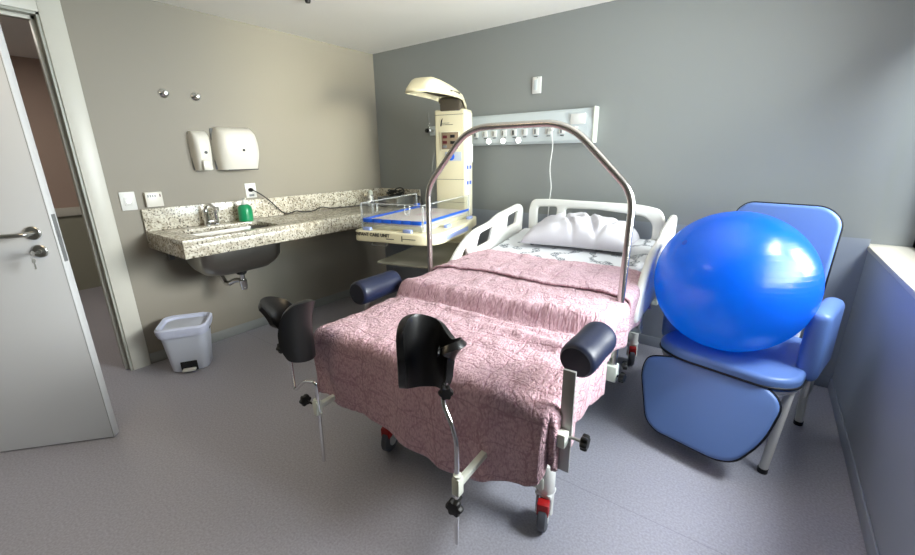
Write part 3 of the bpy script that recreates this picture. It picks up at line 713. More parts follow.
# tray + mattress + clear walls
TX0, TX1, TY0, TY1 = -.285, .185, -.80, -.06
obj('cot_tray', B(TX0+.01, TX1-.01, TY0+.01, TY1-.01, .885, .915, bev=.006), M['creamlight'], r)
ma = obj('mattress', B(TX0+.022, TX1-.022, TY0+.022, TY1-.022, .905, .948, bev=.014, seg=3), M['matt'], r)
obj('mattress_label', B(-.05, .06, -.50, -.30, .9475, .9487), mat('pale_pink_print', (232, 206, 210), .6), ma)
pan = [('x', TX0, TY0, TY1), ('x', TX1, TY0, TY1), ('y', TY0, TX0, TX1)]
for ax, c0, a0, a1 in pan:
    if ax == 'x': bm = B(c0-.003, c0+.003, a0, a1, .89, 1.055, bev=.001)
    else: bm = B(a0, a1, c0-.003, c0+.003, .89, 1.055, bev=.001)
    wl = obj('clear_wall', bm, M['acrylic'], r, label='clear acrylic cot wall')
    if ax == 'x': bm = B(c0-.005, c0+.005, a0+.01, a1-.01, .938, .954, bev=.001)
    else:
        bm = bmesh.new(); nseg = 6
        for k in range(nseg):
            w_ = (a1-a0-.02)/nseg; box(bm, a0+.01+k*w_+.003, a0+.01+(k+1)*w_-.003, c0-.0062, c0+.0062, .932, .956, bev=.001)
    obj('blue_strip', bm, M['blue'], wl)
    obj('wall_rim', T([(c0, a0, 1.057), (c0, a1, 1.057)] if ax == 'x' else [(a0, c0, 1.057), (a1, c0, 1.057)], .0035, n=8), M['acrylic_edge'], wl)
for (x_, y_) in ((TX0, TY0), (TX1, TY0), (TX1, TY1), (TX0, TY1)):
    obj('corner_post', B(x_-.006, x_+.006, y_-.006, y_+.006, .885, 1.058, bev=.003), M['acrylic_edge'], r)
for x_ in (-.17, .075):
    obj('tube_notch', T([(x_-.018, TY0-.005, 1.057), (x_-.018, TY0-.005, 1.01), (x_, TY0-.005, .99), (x_+.018, TY0-.005, 1.01), (x_+.018, TY0-.005, 1.057)], .005, n=8, fil=.015), M['acrylic_edge'], r)
for (x_, y_) in ((-.22, -.835), (.09, -.835), (.235, -.55), (.225, -.14)):
    bm = B(x_-.03, x_+.03, y_-.014, y_+.014, .884, .906, bev=.005) if y_ < -.8 else B(x_-.014, x_+.014, y_-.035, y_+.035, .884, .906, bev=.005)
    obj('latch', bm, M['clip'], r)
obj('corner_latch', B(TX0-.03, TX0+.0, -.06, -.0, .93, .975, bev=.006), M['blue'], r)
# pull wire, shelf, column, legs
obj('pull_handle', T([(-.20, -.80, .81), (-.20, -.83, .785), (-.08, -.83, .785), (-.08, -.80, .81)], .003, n=8, fil=.01), M['steel'], r)
obj('shelf', plate([rounded([(-.20, -.80), (.27, -.80), (.24, -.03), (-.20, -.03)], .03)], .014, .004, Matrix.Translation((0, 0, .655))), M['tray'], r, label='smoky clear shelf under the cot')
bm = bmesh.new(); box(bm, -.20, .24, -.035, -.012, .640, .672, bev=.003); box(bm, -.06, .06, -.45, -.0, .64, .648, bev=.003)
obj('shelf_bracket', bm, M['creamlight'], r)
bm = bmesh.new(); box(bm, -.09, .09, .02, .13, .10, .31, bev=.01)
obj('column', bm, M['cream'], r)
for (x_, y_) in ((-.27, -.62), (.27, -.62), (-.27, .14), (.27, .14)):
    lg = obj('leg', T([(0, .07, .115), (x_*.5, .07, .115), (x_, y_+.0, .095)], .022, n=12, fil=.05), M['creamlight'], r)
    obj('castor', LA([(.02, -.014), (.036, -.013), (.036, .013), (.02, .014)], (x_, y_, .036), (1, .3, 0), n=20), M['black'], lg)
    obj('castor_fork', T([(x_, y_, .036), (x_, y_, .095)], .012, n=10), M['steel'], lg)
# side stickers & clear tubing
for z_ in (1.25, 1.13):
    for y_ in (.03, .085): obj('sticker', B(TX+.003, TX+.0052, y_, y_+.032, z_, z_+.028), M['blue'], r, smooth=False)
obj('paper_note', B(TX+.004, TX+.007, .02, .15, 1.30, 1.44), M['plastic'], r, smooth=False)
obj('clear_tubing', T([(-.135, .02, 1.40), (-.15, -.02, 1.30), (-.14, -.03, 1.10), (-.12, -.05, .97)], .005, n=8, fil=.08), M['acrylic'], r)

# ------------------------------------------------------------------ hospital bed (local: x across, -y towards the foot)
th = .038
bed = thing('hospital_bed', 'white railed birthing bed with chrome hoop in the centre of the room', 'bed', (2.24, -.12, 0), th)
RB = ROOT[bed]
def V(u, v, z): return (u, -v, z)
def topz(v):
    """height of the mattress top along the bed"""
    z = .735
    if v < .72: z += .085*((.72-v)/.72)**1.1
    s = min(1, max(0, (v-1.43)/.05)); s = s*s*(3-2*s)
    return z-.062*s
# frame
bm = bmesh.new()
for u in (-.42, .42): box(bm, u-.025, u+.025, -1.93, -.02, .43, .48, bev=.006)
for v in (.04, .70, 1.35, 1.90): box(bm, -.42, .42, -v-.025, -v+.025, .435, .475, bev=.005)
fm = obj('frame', bm, M['offwhite'], bed)
bm = bmesh.new(); box(bm, -.44, .44, -1.96, -1.45, .475, .52, bev=.01); box(bm, -.44, .44, -1.42, -.03, .50, .56, bev=.01)
obj('platform', bm, M['greyplastic'], bed)
bm = bmesh.new(); box(bm, -.30, .30, -1.72, -.25, .16, .22, bev=.01); box(bm, -.38, .44, -1.78, -1.70, .17, .23, bev=.012); box(bm, -.38, .44, -.28, -.20, .17, .23, bev=.012)
obj('base_frame', bm, M['offwhite'], bed)
for v in (.45, 1.45):
    obj('lift_leg', T([V(0, v, .22), V(0, v+.18*(1 if v < 1 else -1), .44)], .035, n=14), M['steel'], bed)
obj('side_panel', B(.44, .462, -1.88, -1.30, .36, .56, bev=.01), M['railwhite'], bed)
obj('side_panel', B(-.462, -.44, -1.88, -1.30, .36, .56, bev=.01), M['railwhite'], bed)
# mattress in two sections
def slab(u0, u1, v0, v1, bot, zf, rad=.03, nu=16, nv=24):
    bm = bmesh.new(); g = []
    for j in range(nv+1):
        row = []
        v = v0+(v1-v0)*j/nv
        for i in range(nu+1):
            u = u0+(u1-u0)*i/nu; e = min(u-u0, u1-u, v-v0, v1-v)
            row.append(bm.verts.new(V(u, v, zf(v)-(rad*(1-math.sqrt(max(0, 1-(1-min(e, rad)/rad)**2)))))))
        g.append(row)
    for j in range(nv):
        for i in range(nu): bm.faces.new((g[j][i], g[j][i+1], g[j+1][i+1], g[j+1][i]))
    bd = [g[0][i] for i in range(nu+1)]+[g[j][nu] for j in range(1, nv+1)]+[g[nv][i] for i in range(nu-1, -1, -1)]+[g[j][0] for j in range(nv-1, 0, -1)]
    lo = [bm.verts.new((q.co.x, q.co.y, bot)) for q in bd]
    for k in range(len(bd)): bm.faces.new((bd[k], bd[(k+1) % len(bd)], lo[(k+1) % len(bd)], lo[k]))
    bm.faces.new(lo); return bm
obj('mattress', slab(-.455, .455, .06, 1.43, .562, lambda v: topz(v)-.012), M['navy'], bed)
obj('foot_cushion', slab(-.455, .455, 1.46, 1.96, .522, lambda v: .735-.062-.012), M['navy'], bed)
# headboard
def P2(lst): return [(a, b) for a, b in lst]
hb = rounded([(-.45, .60), (-.455, .96), (-.43, 1.03), (-.30, 1.038), (.34, 1.03), (.465, 1.005), (.500, .94), (.505, .60)], [.02, .05, .05, .1, .1, .06, .05, .02])
h1 = rounded([(-.385, .80), (-.385, .975), (-.23, .985), (-.235, .90), (-.30, .80)], .025)
h2 = rounded([(-.14, .80), (-.17, .975), (.06, .980), (.37, .955), (.425, .91), (.430, .80)], .03)
obj('headboard', plate([hb, h1, h2], .035, .014, basis((1, 0, 0), (0, 0, 1), (0, -.015, 0))), M['railwhite'], bed, auto=60)
# side rails, one outline for both sides
ro = rounded([(1.04, .60), (1.02, .70), (.90, .805), (.745, .888), (.50, .920), (.41, .955), (.07, 1.0), (-.002, .965), (.02, .76), (.06, .62), (.55, .585)], [.04, .08, .06, .08, .05, .05, .05, .04, .05, .05, .1])
r1 = rounded([(.258, .922), (.082, .948), (.112, .855), (.271, .838)], .018)
r2 = rounded([(.655, .855), (.470, .880), (.508, .785), (.70, .768)], .02)
r3 = rounded([(.90, .715), (.825, .80), (.795, .745), (.80, .70)], .02)
for u, nm in ((-.525, 'L'), (.548, 'R')):
    dz = 0 if u < 0 else -.012
    Mx = basis((0, -1, 0), (0, 0, 1), (u, 0, dz))
    rl = obj('side_rail', plate([ro, r1, r2, r3], .038, .016, Mx), M['railwhite'], bed, auto=60)
    for v in (.25, .75):
        obj('rail_arm', B(min(u, u*.8), max(u, u*.8), -v-.02, -v+.02, .44, .47, bev=.004), M['offwhite'], rl)
        s = -.012 if u > 0 else .012
        obj('rail_strut', B(u+s-.006, u+s+.006, -v-.02, -v+.02, .44, .66, bev=.002), M['offwhite'], rl)
# hoop over the bed
hp = [V(-.548, 1.15, .40), V(-.545, 1.15, 1.19), V(-.285, 1.15, 1.483), V(.225, 1.15, 1.483), V(.512, 1.15, 1.195), V(.505, 1.15, .40)]
gb = obj('grab_hoop', T(fillet(hp, [0, .07, .12, .12, .07, 0], 8), .0155, n=20), M['hoopmetal'], bed, label='brushed metal hoop arching over the bed')
for u in (-.548, .505):
    s = 1 if u > 0 else -1
    obj('hoop_clamp', B(min(u-.024, u-s*.06), max(u+.024, u-s*.06), -1.178, -1.122, .345, .425, bev=.008), M['offwhite'], gb)
    bm = star_knob(bmesh.new(), V(u+s*.034, 1.16, .375), (s, -.2, 0), .022, .024); tube(bm, [V(u+s*.02, 1.16, .375), V(u+s*.04, 1.16, .375)], .006, n=8)
    obj('clamp_knob', bm, M['black'], gb)
    bm = star_knob(bmesh.new(), V(u+s*.034, 1.13, .42), (s, .3, .1), .018, .022)
    obj('clamp_knob', bm, M['black'], gb)
# castors
for (u, v) in ((.435, 1.74), (-.345, 1.74), (.43, .25), (-.38, .25)):
    near = v > 1
    cs = obj('castor', LA([(.0, .150), (.030, .150), (.033, .155), (.033, .262), (.028, .272), (0, .274)] if near else [(.0, .15), (.03, .15), (.03, .23), (0, .23)], V(u, v, 0), n=24), M['railwhite'], bed)
    dirv = Vector((.25, -1, 0)).normalized(); side = Vector((1, .25, 0)).normalized(); w0 = Vector(V(u, v, .066))+dirv*.022
    wh = bmesh.new(); lathe(wh, [(.03, -.018), (.055, -.018), (.065, -.012), (.066, 0), (.065, .012), (.055, .018), (.03, .018)], w0, side, n=32)
    obj('wheel', wh, M['wheelgrey'], cs)
    obj('wheel_hub', LA([(.0, -.021), (.034, -.020), (.036, -.016), (.036, .016), (.034, .020), (0, .021)], w0, side, n=28), M['railwhite'], cs)
    bm = bmesh.new()
    for sg in (-1, 1):
        q = w0+side*sg*.027
        tube(bm, [q, q+Vector((0, 0, .05))-dirv*.008, q+Vector((0, 0, .085))-dirv*.022], .010, n=8, flat=.5)
    box(bm, -.032, .032, -.03, .03, .135, .155, bev=.006, M4=Matrix.Translation(Vector(V(u, v, 0))))
    obj('fork', bm, M['plastic'], cs)
    m4 = Matrix.Translation(Vector(V(u, v, 0))+dirv*.038) @ Matrix.Rotation(math.atan2(dirv.y, dirv.x)-pi/2, 4, 'Z')
    obj('brake_pedal', box(bmesh.new(), -.022, .022, -.006, .03, .088, .14, bev=.005, M4=m4), M['red'], cs, label='red brake pedal')

# arm bolsters on flat posts
def bolster(u, v, z, L, ax, post):
    s = 1 if u > 0 else -1
    ax = Vector(ax).normalized(); rr = .054 if post else .06
    pr_ = [(rr*.80, 0), (rr*.95, .006), (rr, .016)]+[(rr*(1+.015*sin(k)), .016+(L-.032)*k/8) for k in range(1, 8)]+[(rr, L-.016), (rr*.95, L-.006), (rr*.8, L)]
    a = obj('arm_bolster', LA(pr_, V(u, v, z), ax, n=36), M['navy'], bed, label='navy vinyl bolster')
    obj('bolster_end', LA([(0, -.002), (rr*.83, -.001), (rr*.9, .004)], V(u, v, z), ax, n=36), M['navyend'], a)
    if post:
        obj('post', B(u-.018, u+.018, -1.952, -1.942, .455, .785, bev=.002), M['greysteel'], a)
        bm = bmesh.new(); box(bm, u-.055, u+.012, -1.985, -1.915, .555, .60, bev=.005); box(bm, u-.16, u-.05, -1.97, -1.93, .56, .59, bev=.004)
        obj('clamp', bm, M['offwhite'], a)
        bm = T([(u+.01, -1.95, .578), (u+.05, -1.95, .578)], .005, n=8); 
        obj('clamp_screw', bm, M['steel'], a)
        obj('clamp_knob', star_knob(bmesh.new(), (u+.045, -1.95, .578), (1, 0, 0), .021, .022), M['black'], a)
    else:
        obj('post', B(u-.006, u+.006, -1.62, -1.585, .45, .68, bev=.002), M['steel'], a)
        obj('clamp', B(u-.012, u+.16, -1.62, -1.585, .47, .50, bev=.004), M['offwhite'], a)
bolster(.558, 1.905, .790, .175, (.12, 1, .12), True)
bolster(-.605, 1.66, .710, .27, (0, 1, 0), False)

# leg supports: moulded gutter pad on a bent rod
def lerp(a, b, t): return a+(b-a)*min(1, max(0, t))
def crom(P, t):
    n = len(P)-1; f = min(max(t, 0), 1)*n; k = min(int(f), n-1); x = f-k
    g = lambda i: P[min(max(i, 0), n)]
    a, b, c, d = g(k-1), g(k), g(k+1), g(k+2)
    return [.5*((2*b[i])+(-a[i]+c[i])*x+(2*a[i]-5*b[i]+4*c[i]-d[i])*x*x+(-a[i]+3*b[i]-3*c[i]+d[i])*x**3) for i in range(len(b))]
def gutter(A, sc, tilt, mirror, lip=1.0):
    """moulded shell: tall inner wing, rounded back, short outer wing flared into a lip (mirror=-1 for the other hand)"""
    bm = bmesh.new(); NT, NH = 48, 28
    #       x      y     z low   z high  flare
    K = [(-.046, -.064, -.030, .005, .0), (-.058, -.050, -.088, .072, .0), (-.066, -.015, -.108, .106, .002), (-.050, .030, -.120, .114, .012), (-.010, .058, -.124, .094, .022),
         (.028, .052, -.120, .062, .026), (.052, .036, -.070, .056, .035), (.070, .016, -.030, .078, .055), (.080, -.010, -.018, .092, .066), (.080, -.032, .002, .084, .066), (.072, -.046, .030, .060, .060)]
    R4 = Matrix.Translation(A) @ Matrix.Rotation(tilt[2], 4, 'Z') @ Matrix.Rotation(tilt[0], 4, 'X') @ Matrix.Rotation(tilt[1], 4, 'Y')
    g = []
    for j in range(NH+1):
        row = []
        for i in range(NT+1):
            x, y, lo, hi, fl = crom(K, i/NT)
            if i/NT > .6: q = (i/NT-.6)/.4; hi += (.010 if lip > 1 else 0)*q; lo -= (.03 if lip > 1 else 0)*q; lo += (.075*min(1, q*1.5)*(1-.4*q) if lip < 1 else 0); fl *= lerp(1, lip, q); x *= lerp(1, lip, q*.5)
            z = lo+(hi-lo)*j/NH
            e = fl*max(0, (z+.03)/.12)**2
            d = Vector((x, y, 0)); d.normalize()
            row.append(bm.verts.new(R4 @ (Vector(((x+d.x*e)*mirror, y+d.y*e, z-.25*e))*sc)))
        g.append(row)
    for j in range(NH):
        for i in range(NT): bm.faces.new((g[j][i], g[j][i+1], g[j+1][i+1], g[j+1][i]))
    return bm
def leg_support(pts, rad, pad_at, sc, tilt, mirror, clamp, knobs, bracket, lip=1.0):
    rod = obj('leg_support', T(fillet([V(*p) for p in pts], rad, 6), .0075, n=14), M['chrome'], bed, label='black moulded leg support on a bent chrome rod')
    pd = obj('pad', gutter(Vector(V(*pad_at)), sc, tilt, mirror, lip), M['pad'], rod, auto=70)
    md = pd.modifiers.new('thick', 'SOLIDIFY'); md.thickness = .020; md.offset = 0
    md2 = pd.modifiers.new('round', 'BEVEL'); md2.width = .006; md2.segments = 3; md2.limit_method = 'ANGLE'; md2.angle_limit = radians(50)
    c = clamp
    cl = bmesh.new(); box(cl, c[0]-.013, c[0]+.013, -c[1]-.014, -c[1]+.014, c[2]-.035, c[2]+.025, bev=.004)
    lathe(cl, [(.013, .024), (.013, .032)], V(c[0], c[1], c[2]), n=14)
    box(cl, min(c[0], bracket[0])-.0, max(c[0], bracket[0]), -c[1]-.008, -c[1]+.012, c[2]-.02, c[2]+.01, bev=.003)
    box(cl, bracket[0]-.011, bracket[0]+.011, -c[1]-.008, -1.90, c[2]-.012, c[2]+.008, bev=.003)
    obj('clamp', cl, M['offwhite'], rod)
    for kp_, ax, rr in knobs:
        k0 = Vector(V(*kp_)); a_ = Vector(ax).normalized()
        bm = star_knob(bmesh.new(), k0, a_, rr, .022); tube(bm, [k0-a_*.03, k0], .004, n=8)
        obj('knob', bm, M['black'], rod)
    return rod
leg_support([(.313, 2.15, .215), (.319, 2.15, .60), (.262, 2.14, .69), (.258, 2.11, .74)], [0, .05, .05, 0], (.232, 2.16, .825), .94, (radians(0), 0, radians(6)), 1,
            (.319, 2.15, .44), [((.335, 2.18, .40), (.1, -1, 0), .024), ((.30, 2.175, .755), (.7, -.7, 0), .018)], (.319, 0), .55)
leg_support([(-.387, 2.10, .150), (-.375, 2.10, .52), (-.45, 2.10, .50), (-.527, 2.10, .43), (-.527, 2.10, .72)], [0, .02, .02, .03, 0], (-.480, 2.10, .725), 1.06, (radians(0), 0, radians(-14)), -1,
            (-.385, 2.10, .41), [((-.45, 2.10, .41), (-1, 0, 0), .022), ((-.56, 2.10, .615), (-1, -.1, 0), .022)], (-.385, 0), 1.08)
# flat bar holding the left pad
# ------------------------------------------------------------------ bedding
def cloth(name, label, cat, u0, u1, v0, v1, du, dl, dr_, df, zf, material, hw0, hw1, vend, thick, disp, kindf=None, rad=.035):
    """u0..u1 cloth coordinates; past hw0/hw1/vend the cloth turns down"""
    bm = bmesh.new(); uvl = bm.loops.layers.uv.new('UVMap')
    nu = int((u1-u0)/du); nv = int((v1-v0)/du); g = []
    for j in range(nv+1):
        row = []
        for i in range(nu+1):
            a = i/nu; b = j/nv
            v = v0+(v1-v0)*b
            row.append(disp(u0, u1, a, v, hw0, hw1, vend, zf, rad))
        g.append(row)
    vs = [[bm.verts.new(V(*q)) for q in row] for row in g]
    for j in range(nv):
        for i in range(nu):
            f = bm.faces.new((vs[j][i], vs[j][i+1], vs[j+1][i+1], vs[j+1][i]))
            for lp, (ii, jj) in zip(f.loops, ((i, j), (i+1, j), (i+1, j+1), (i, j+1))):
                lp[uvl].uv = (u0+(u1-u0)*ii/nu, v0+(v1-v0)*jj/nv)
    r = thing(name, label, cat, (2.24, -.12, 0), th)
    return r, bm
def roll_off(d, rad):
    """arc-length d past the edge -> (outward, down)"""
    q = rad*pi/2
    if d <= 0: return 0, 0
    if d < q: a = d/rad; return rad*sin(a), rad*(1-cos(a))
    return rad, rad+(d-q)
def lerp(a, b, t): return a+(b-a)*min(1, max(0, t))
def blanket_pt(u0, u1, a, v, hw0, hw1, vend, zf, rad):
    # lengths of the side falls vary along the bed
    fl = lerp(.13, .22, (v-.7)/1.2); frr = lerp(.19, .23, (v-.7)/1.2)
    U0, U1 = hw0-fl, hw1+frr
    u = U0+(U1-U0)*a
    ff = lerp(.80, 1.04, (u+.45)/.65)-.34*max(0, (u-.28)/.22)             # the foot fall is longer on the right
    ov = max(0, v-vend)*ff
    ou = max(0, u-hw1) if u > 0 else max(0, hw0-u)
    s = 1 if u > 0 else -1
    uo, ud = roll_off(ou, rad); vo, vd = roll_off(ov, rad)
    vv = min(v, vend); uu = min(max(u, hw0), hw1)
    z = zf(vv, uu)
    if ou > 0 and ov > 0:
        re_ = (ou**4+ov**4)**.25; ph = math.atan2(ou, ov); k = min(1, min(ou, ov)/.05)
        R_, dn = roll_off(re_, rad)
        w1 = min(1, ou/.12)*sin(ph)**2; w2 = min(1, ov/.15)*cos(ph)**2
        R_ += k*.014*sin(ph*9+.5)*min(1, re_/.15)+.012*noise.noise(Vector((ph*2, re_*7, 3)))*k
        eu = w1*(.012*sin(v*17+1)+.008*sin(v*39)-.012)*(1-k); ev = w2*(.012*sin(u*15+.6)+.006*sin(u*37+2)+.01)*(1-k)
        return (uu+s*((R_)*sin(ph)+eu), vv+R_*cos(ph)+ev, z-dn)
    # folds in the hanging parts
    if ou > 0:
        w = min(1, ou/.12); uo += w*(.012*sin(v*17+1)+.008*sin(v*39)+.012*noise.noise(Vector((v*8, s*3, 0)))) - w*.012
    if ov > 0:
        w = min(1, ov/.15); vo += w*(.012*sin(u*15+.6)+.006*sin(u*37+2)+.012*noise.noise(Vector((u*7, 5, 1)))) + w*.01
    return (uu+s*uo, vv+vo, z-ud-vd)
def blanket_z(v, u):
    z = topz(v)+.004
    # puffed fold where the foot section starts, deeper towards the middle and right
    k = .6+.4*sin(u*5+1.2)
    dv = v-1.475-.015*sin(u*9)
    z += .012*(.5+.5*k)*math.exp(-((v-1.405-.012*sin(u*8))/.025)**2) + .012*k*math.exp(-((dv-.06)/.025)**2)
    z -= .010*math.exp(-((v-1.49-.012*sin(u*8))/.018)**2)
    z += .010*noise.noise(Vector((u*5, v*6, .3)))+.005*noise.noise(Vector((u*16, v*20, 2.1)))
    # long soft wrinkle towards the right bolster
    w = v-(1.60+.10*(u-.1)); z += .020*math.exp(-(w/.03)**2)*max(0, min(1, (u+.05)/.3))
    z += .004*noise.noise(Vector((u*40, v*25, 4.4)))
    e = min(u+.50, .50-u); z -= .012*max(0, 1-e/.08)
    return z
r, bm = cloth('bed_coverlet', 'dusty pink quilted coverlet spread over the bed', 'blanket', -.66, .74, .68, 2.33, .0095, 0, 0, 0, blanket_z, M['pink'], -.485, .505, 1.955, 0, blanket_pt)
o = obj('cover_cloth', bm, M['pink'], r, auto=180)
md = o.modifiers.new('thick', 'SOLIDIFY'); md.thickness = .007; md.offset = 1
# second layer folded back over the upper edge
def turn_pt(u0, u1, a, v, hw0, hw1, vend, zf, rad):
    fl = .14; frr = .20
    u = (hw0-fl)+(hw1+frr-hw0+fl)*a
    ou = max(0, u-hw1) if u > 0 else max(0, hw0-u); s = 1 if u > 0 else -1
    uo, ud = roll_off(ou, rad); uu = min(max(u, hw0), hw1)
    wv_ = v+.012*sin(u*11+.5)
    b = (v-.655)/(1.13-.655)
    z = zf(max(.70, min(wv_, 1.95)), uu)+.019+.006*noise.noise(Vector((u*9, v*9, 7)))
    if v < .68: z -= (.68-v)*.7
    if ou > 0: uo += min(1, ou/.1)*.010*sin(v*22)
    return (uu+s*uo, wv_, z-ud)
_, bm = cloth('tmp_fold', None, None, -.66, .72, .648, 1.13, .0095, 0, 0, 0, blanket_z, M['pink'], -.500, .515, 9, 0, turn_pt)
bpy.data.objects.remove(_)
o = obj('turned_back_layer', bm, M['pink'], r, auto=180)
md = o.modifiers.new('thick', 'SOLIDIFY'); md.thickness = .010; md.offset = 0
# printed sheet at the head
def sheet_pt(u0, u1, a, v, hw0, hw1, vend, zf, rad):
    u = (hw0-.13)+(hw1-hw0+.26)*a
    ou = max(0, u-hw1) if u > 0 else max(0, hw0-u); s = 1 if u > 0 else -1
    uo, ud = roll_off(ou, rad); uu = min(max(u, hw0), hw1)
    z = topz(v)-.004+.004*noise.noise(Vector((u*6, v*8, 1)))+.003*math.exp(-((uu+.08-.05*v)/.008)**2)
    return (uu+s*uo, v, z-ud)
r, bm = cloth('bed_sheet', 'white printed hospital sheet covering the head of the mattress', 'sheet', -.59, .59, .055, .80, .012, 0, 0, 0, None, M['sheet'], -.458, .458, 9, 0, sheet_pt, rad=.03)
o = obj('sheet_cloth', bm, M['sheet'], r, auto=180)
# pillow
pl = thing('pillow', 'white creased pillow lying at the head of the bed', 'pillow', (RB @ Vector(V(.03, .25, .80))), th+radians(4))
bm = bmesh.new(); nu, nv = 70, 44; hw, hv = .345, .215; top, bot = [], []
for j in range(nv+1):
    rt, rb_ = [], []
    for i in range(nu+1):
        a, b = -1+2*i/nu, -1+2*j/nv
        ea, eb = 1-abs(a)**2.6, 1-abs(b)**2.4
        h = (max(0, ea)*max(0, eb))**.42
        pin = 1-.07*(1-abs(b))*abs(a)**3; pin2 = 1-.10*(1-abs(a))*abs(b)**3
        x, y = a*hw*pin, b*hv*pin2
        cr_ = .020*noise.noise(Vector((x*9+y*3, y*14, 0)))+.012*abs(noise.noise(Vector((x*16-y*8, y*9, 3))))
        cr_ += -.030*math.exp(-((x-.06+.35*y)/.020)**2)-.028*math.exp(-((x+.10+.5*y)/.016)**2)-.022*math.exp(-((x-.20-.3*y)/.018)**2)-.018*math.exp(-((x+.20-.6*y)/.015)**2)
        tilt_ = .0
        rt.append(bm.verts.new((x, y, .010+.170*h+cr_*h+tilt_)))
        rb_.append(bm.verts.new((x, y, .008-.004*h)) if 0 < i < nu and 0 < j < nv else rt[-1])
    top.append(rt); bot.append(rb_)
for G in (top, bot):
    for j in range(nv):
        for i in range(nu):
            f = (G[j][i], G[j][i+1], G[j+1][i+1], G[j+1][i])
            if len(set(f)) == 4:
                try: bm.faces.new(f)
                except ValueError: pass
o = obj('pillow_case', bm, M['sheetplain'], pl, auto=180)
for vtx in o.data.vertices:                                    # rests on the raised head section
    vtx.co.z += -.04*vtx.co.y*-1*.9 + .004
pl.location.z = topz(.25)-.004

# ------------------------------------------------------------------ recliner chair in the corner
ca = radians(-14)
ch = thing('recliner_chair', 'blue vinyl recliner with its foot panel hanging down in the right corner', 'chair', (3.19, -.96, 0), ca)
def cushion(loop, depth, bevel, M4): return plate([loop], depth, bevel, M4, 5)
def pipe_loop(loop, M4, off, r_=.0055):
    pts = [M4 @ Vector((x_, y_, off)) for x_, y_ in loop]; pts.append(pts[0]); return T(pts, r_, n=8)
# local: +y towards the back, front edge y=0..-.09
seat = rounded([(-.285, -.02), (-.17, -.10), (.20, -.09), (.285, -.01), (.27, .50), (-.27, .50)], [.06, .12, .12, .07, .06, .06])
Ms = Matrix.Translation((0, 0, .435))
st_ = obj('seat', cushion(seat, .065, .022, Ms), M['bluevinyl'], ch, auto=60)
obj('seat_piping', pipe_loop(seat, Ms, -.012), M['piping'], st_)
obj('seat_board', cushion([(x_*.97, y_*.97+.005) for x_, y_ in seat], .014, .003, Matrix.Translation((0, 0, .395))), M['plastic'], ch)
back = rounded([(-.24, -.60), (-.25, -.05), (-.20, .0), (.135, .0), (.205, -.06), (.20, -.60)], [.05, .06, .06, .06, .07, .05])
by = Vector((0, .16, 1)).normalized()
Mb = basis((1, 0, 0), by, (0, .70, 1.088))
bk_ = obj('backrest', cushion(back, .06, .02, Mb), M['bluevinyl'], ch, auto=60)
obj('backrest_piping', pipe_loop(back, Mb, .012), M['piping'], bk_)
lgp = [(-.295, .375), (-.12, .425), (.175, .425), (.262, .375), (.235, .215), (.17, .105), (.10, .078), (-.16, .078), (-.215, .11), (-.30, .30)]
ly = Vector((0, .45, 1)).normalized()
def to_lp(q): return (q[0], (q[1]-.43)/ly.z)
lo = rounded([to_lp(q) for q in lgp], [.04, .1, .08, .06, .08, .06, .05, .03, .04, .06])
Ml = basis((1, 0, 0), ly, (0, -.055, .43))
lr = obj('leg_rest', cushion(lo, .05, .018, Ml), M['bluevinyl'], ch, auto=60)
obj('leg_rest_piping', pipe_loop(lo, Ml, .010), M['piping'], lr)
obj('leg_rest_hinge', plate([rounded([(-.14, -.02), (-.05, .018), (.13, .018), (.22, -.02)], .02)], .006, .001, basis((1, 0, 0), (0, 1, 0), (0, -.035, .405))), M['plastic'], lr)
for sx in (-1, 1):
    x0 = .245 if sx > 0 else -.325
    bm = B(x0-.01, x0+.07, .10, .42, .41, .725, bev=.034, seg=5)
    ar = obj('armrest', bm, M['bluevinyl'], ch)
    obj('armrest_bracket', B(x0+.03, x0+.045, .2, .3, .30, .42, bev=.002), M['steel'], ar)
for (x_, y_, tx, ty) in ((.255, .02, .235, -.03), (-.225, .02, -.22, -.03), (.24, .46, .25, .50), (-.24, .46, -.25, .50)):
    lg = obj('leg', T([(x_, y_, .39), (tx, ty, .012)], .017, n=16), M['railwhite'], ch)
    obj('leg_tip', LA([(.019, 0), (.020, .004), (.020, .022)], (tx, ty, 0), n=16), M['dark'], lg)
bm = bmesh.new()
tube(bm, [(.25, .03, .36), (.245, .45, .36)], .011); tube(bm, [(-.222, .03, .36), (-.245, .45, .36)], .011); tube(bm, [(-.24, .45, .36), (.24, .45, .36)], .011)
for sx in (-.2, .16): tube(bm, [(sx, .45, .36), (sx, .50, .42), (sx, .68, .95)], .011, fil=.03)
obj('chair_frame', bm, M['railwhite'], ch)
# exercise ball
bl = thing('exercise_ball', 'large shiny blue exercise ball resting on the recliner seat', 'exercise ball', (3.165, -.83, .479))
bm = bmesh.new(); bmesh.ops.create_uvsphere(bm, u_segments=96, v_segments=64, radius=.322)
for vtx in bm.verts:
    z = vtx.co.z; vtx.co.z = z*.995 if z > -.30 else -.30*.995+(z+.30)*.55
b_ = obj('ball_skin', bm, M['ball'], bl, auto=180)
b_.rotation_euler = (0, 0, 0)
zmin = min(v_.co.z for v_ in b_.data.vertices)
tilt4 = Matrix.Identity(4)
b_.location = (0, 0, -zmin-.009)
bm = LA([(0, .319), (.012, .319), (.013, .3225), (.006, .3245), (0, .3245)], (0, 0, -zmin-.009), Vector((-.55, -.5, .55)), n=20)
obj('valve_plug', bm, M['blue'], bl)

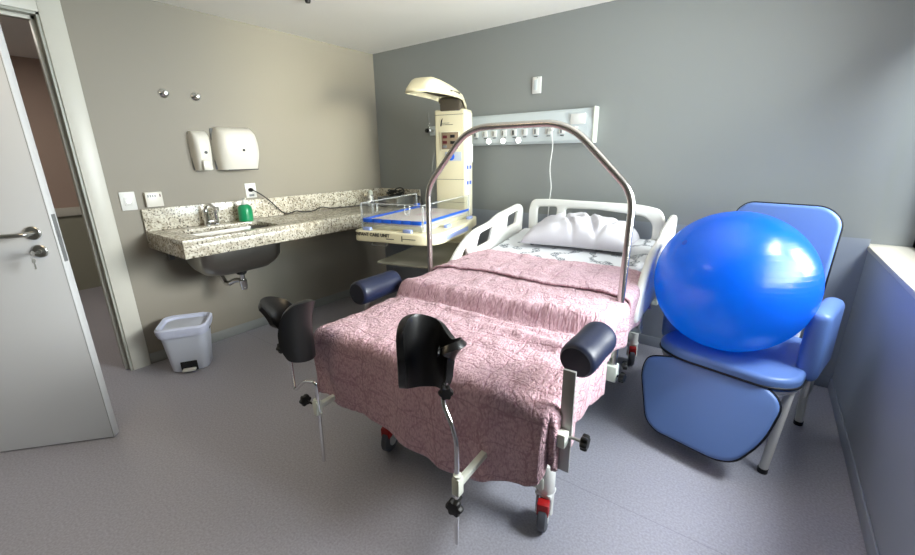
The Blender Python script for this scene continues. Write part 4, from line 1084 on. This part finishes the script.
# ------------------------------------------------------------------ lights
def area(name, loc, rot, sx, sy, power, col):
    l = bpy.data.lights.new(name, 'AREA'); l.shape = 'RECTANGLE'; l.size = sx; l.size_y = sy; l.energy = power; l.color = col
    o = bpy.data.objects.new(name, l); COL.objects.link(o); o.location = loc; o.rotation_euler = rot; return o
def aimed(name, loc, to, sx, sy, power, col):
    o = area(name, loc, (0, 0, 0), sx, sy, power, col)
    o.rotation_euler = (Vector(to)-Vector(loc)).to_track_quat('-Z', 'Y').to_euler(); return o
area('window_daylight', (W+.225, -1.15, 1.53), (0, radians(90), 0), 1.1, 1.3, 52, (.92, 1.0, 1.0)).data.spread = radians(112)
aimed('sky_daylight', (W+1.04, -1.0, 3.4), (2.9, -1.9, 0), 1.2, 1.2, 320, (.93, .97, 1.0))
aimed('sky_daylight_far', (W+3.2, .3, 2.6), (0, -2.2, 1.0), 1.6, 1.6, 430, (1.0, .94, .88))
aimed('left_wall_fill', (W+3.2, -1.9, 1.35), (0, -.80, 1.72), .9, .9, 9, (1.0, .90, .70)).data.spread = radians(24)  # added narrow warm beam that brightens the middle of the left wall
area('ground_bounce', (W+.22, -1.15, 1.10), (0, radians(142), 0), .3, 1.3, 12, (1.0, .93, .80)).data.spread = radians(100)
area('ceiling_lamp', (1.5, -3.1, H-.02), (0, 0, 0), .6, .6, 8, (1.0, .80, .52))
area('corridor_fill', (-1.3, -2.6, H-.02), (0, 0, 0), .5, 1.2, 15, (1.0, .93, .82))  # unseen fill added so that the corridor is lit
w = bpy.data.worlds.new('world'); S.world = w; w.use_nodes = True
bg = w.node_tree.nodes['Background']; bg.inputs[0].default_value = (*lin((190, 212, 235)), 1); bg.inputs[1].default_value = .4

# ------------------------------------------------------------------ camera
yaw, pitch, roll, foc = -0.6382696267813556, 0.2891673977293626, -0.012516987405338367, 408.20406502352
Fw = Vector((sin(yaw)*cos(pitch), cos(yaw)*cos(pitch), -sin(pitch))); r_ = Vector((cos(yaw), -sin(yaw), 0)); u_ = r_.cross(Fw)
Rr = r_*cos(roll)+u_*sin(roll); Up = Rr.cross(Fw)
cam = bpy.data.cameras.new('camera'); co = bpy.data.objects.new('camera', cam); COL.objects.link(co)
m4 = Matrix.Identity(4)
for i in range(3): m4[i][0], m4[i][1], m4[i][2] = Rr[i], Up[i], -Fw[i]
m4.translation = Vector((3.220499301468761, -3.0263514944798975, 1.3504299523653147)); co.matrix_world = m4
cam.sensor_width = 36; cam.lens = foc/915*36; cam.clip_start = .05
S.camera = co
S.view_settings.view_transform = 'Standard'; S.view_settings.look = 'None'; S.view_settings.gamma = 1; S.view_settings.use_curve_mapping = False
S.view_settings.exposure = 0.0
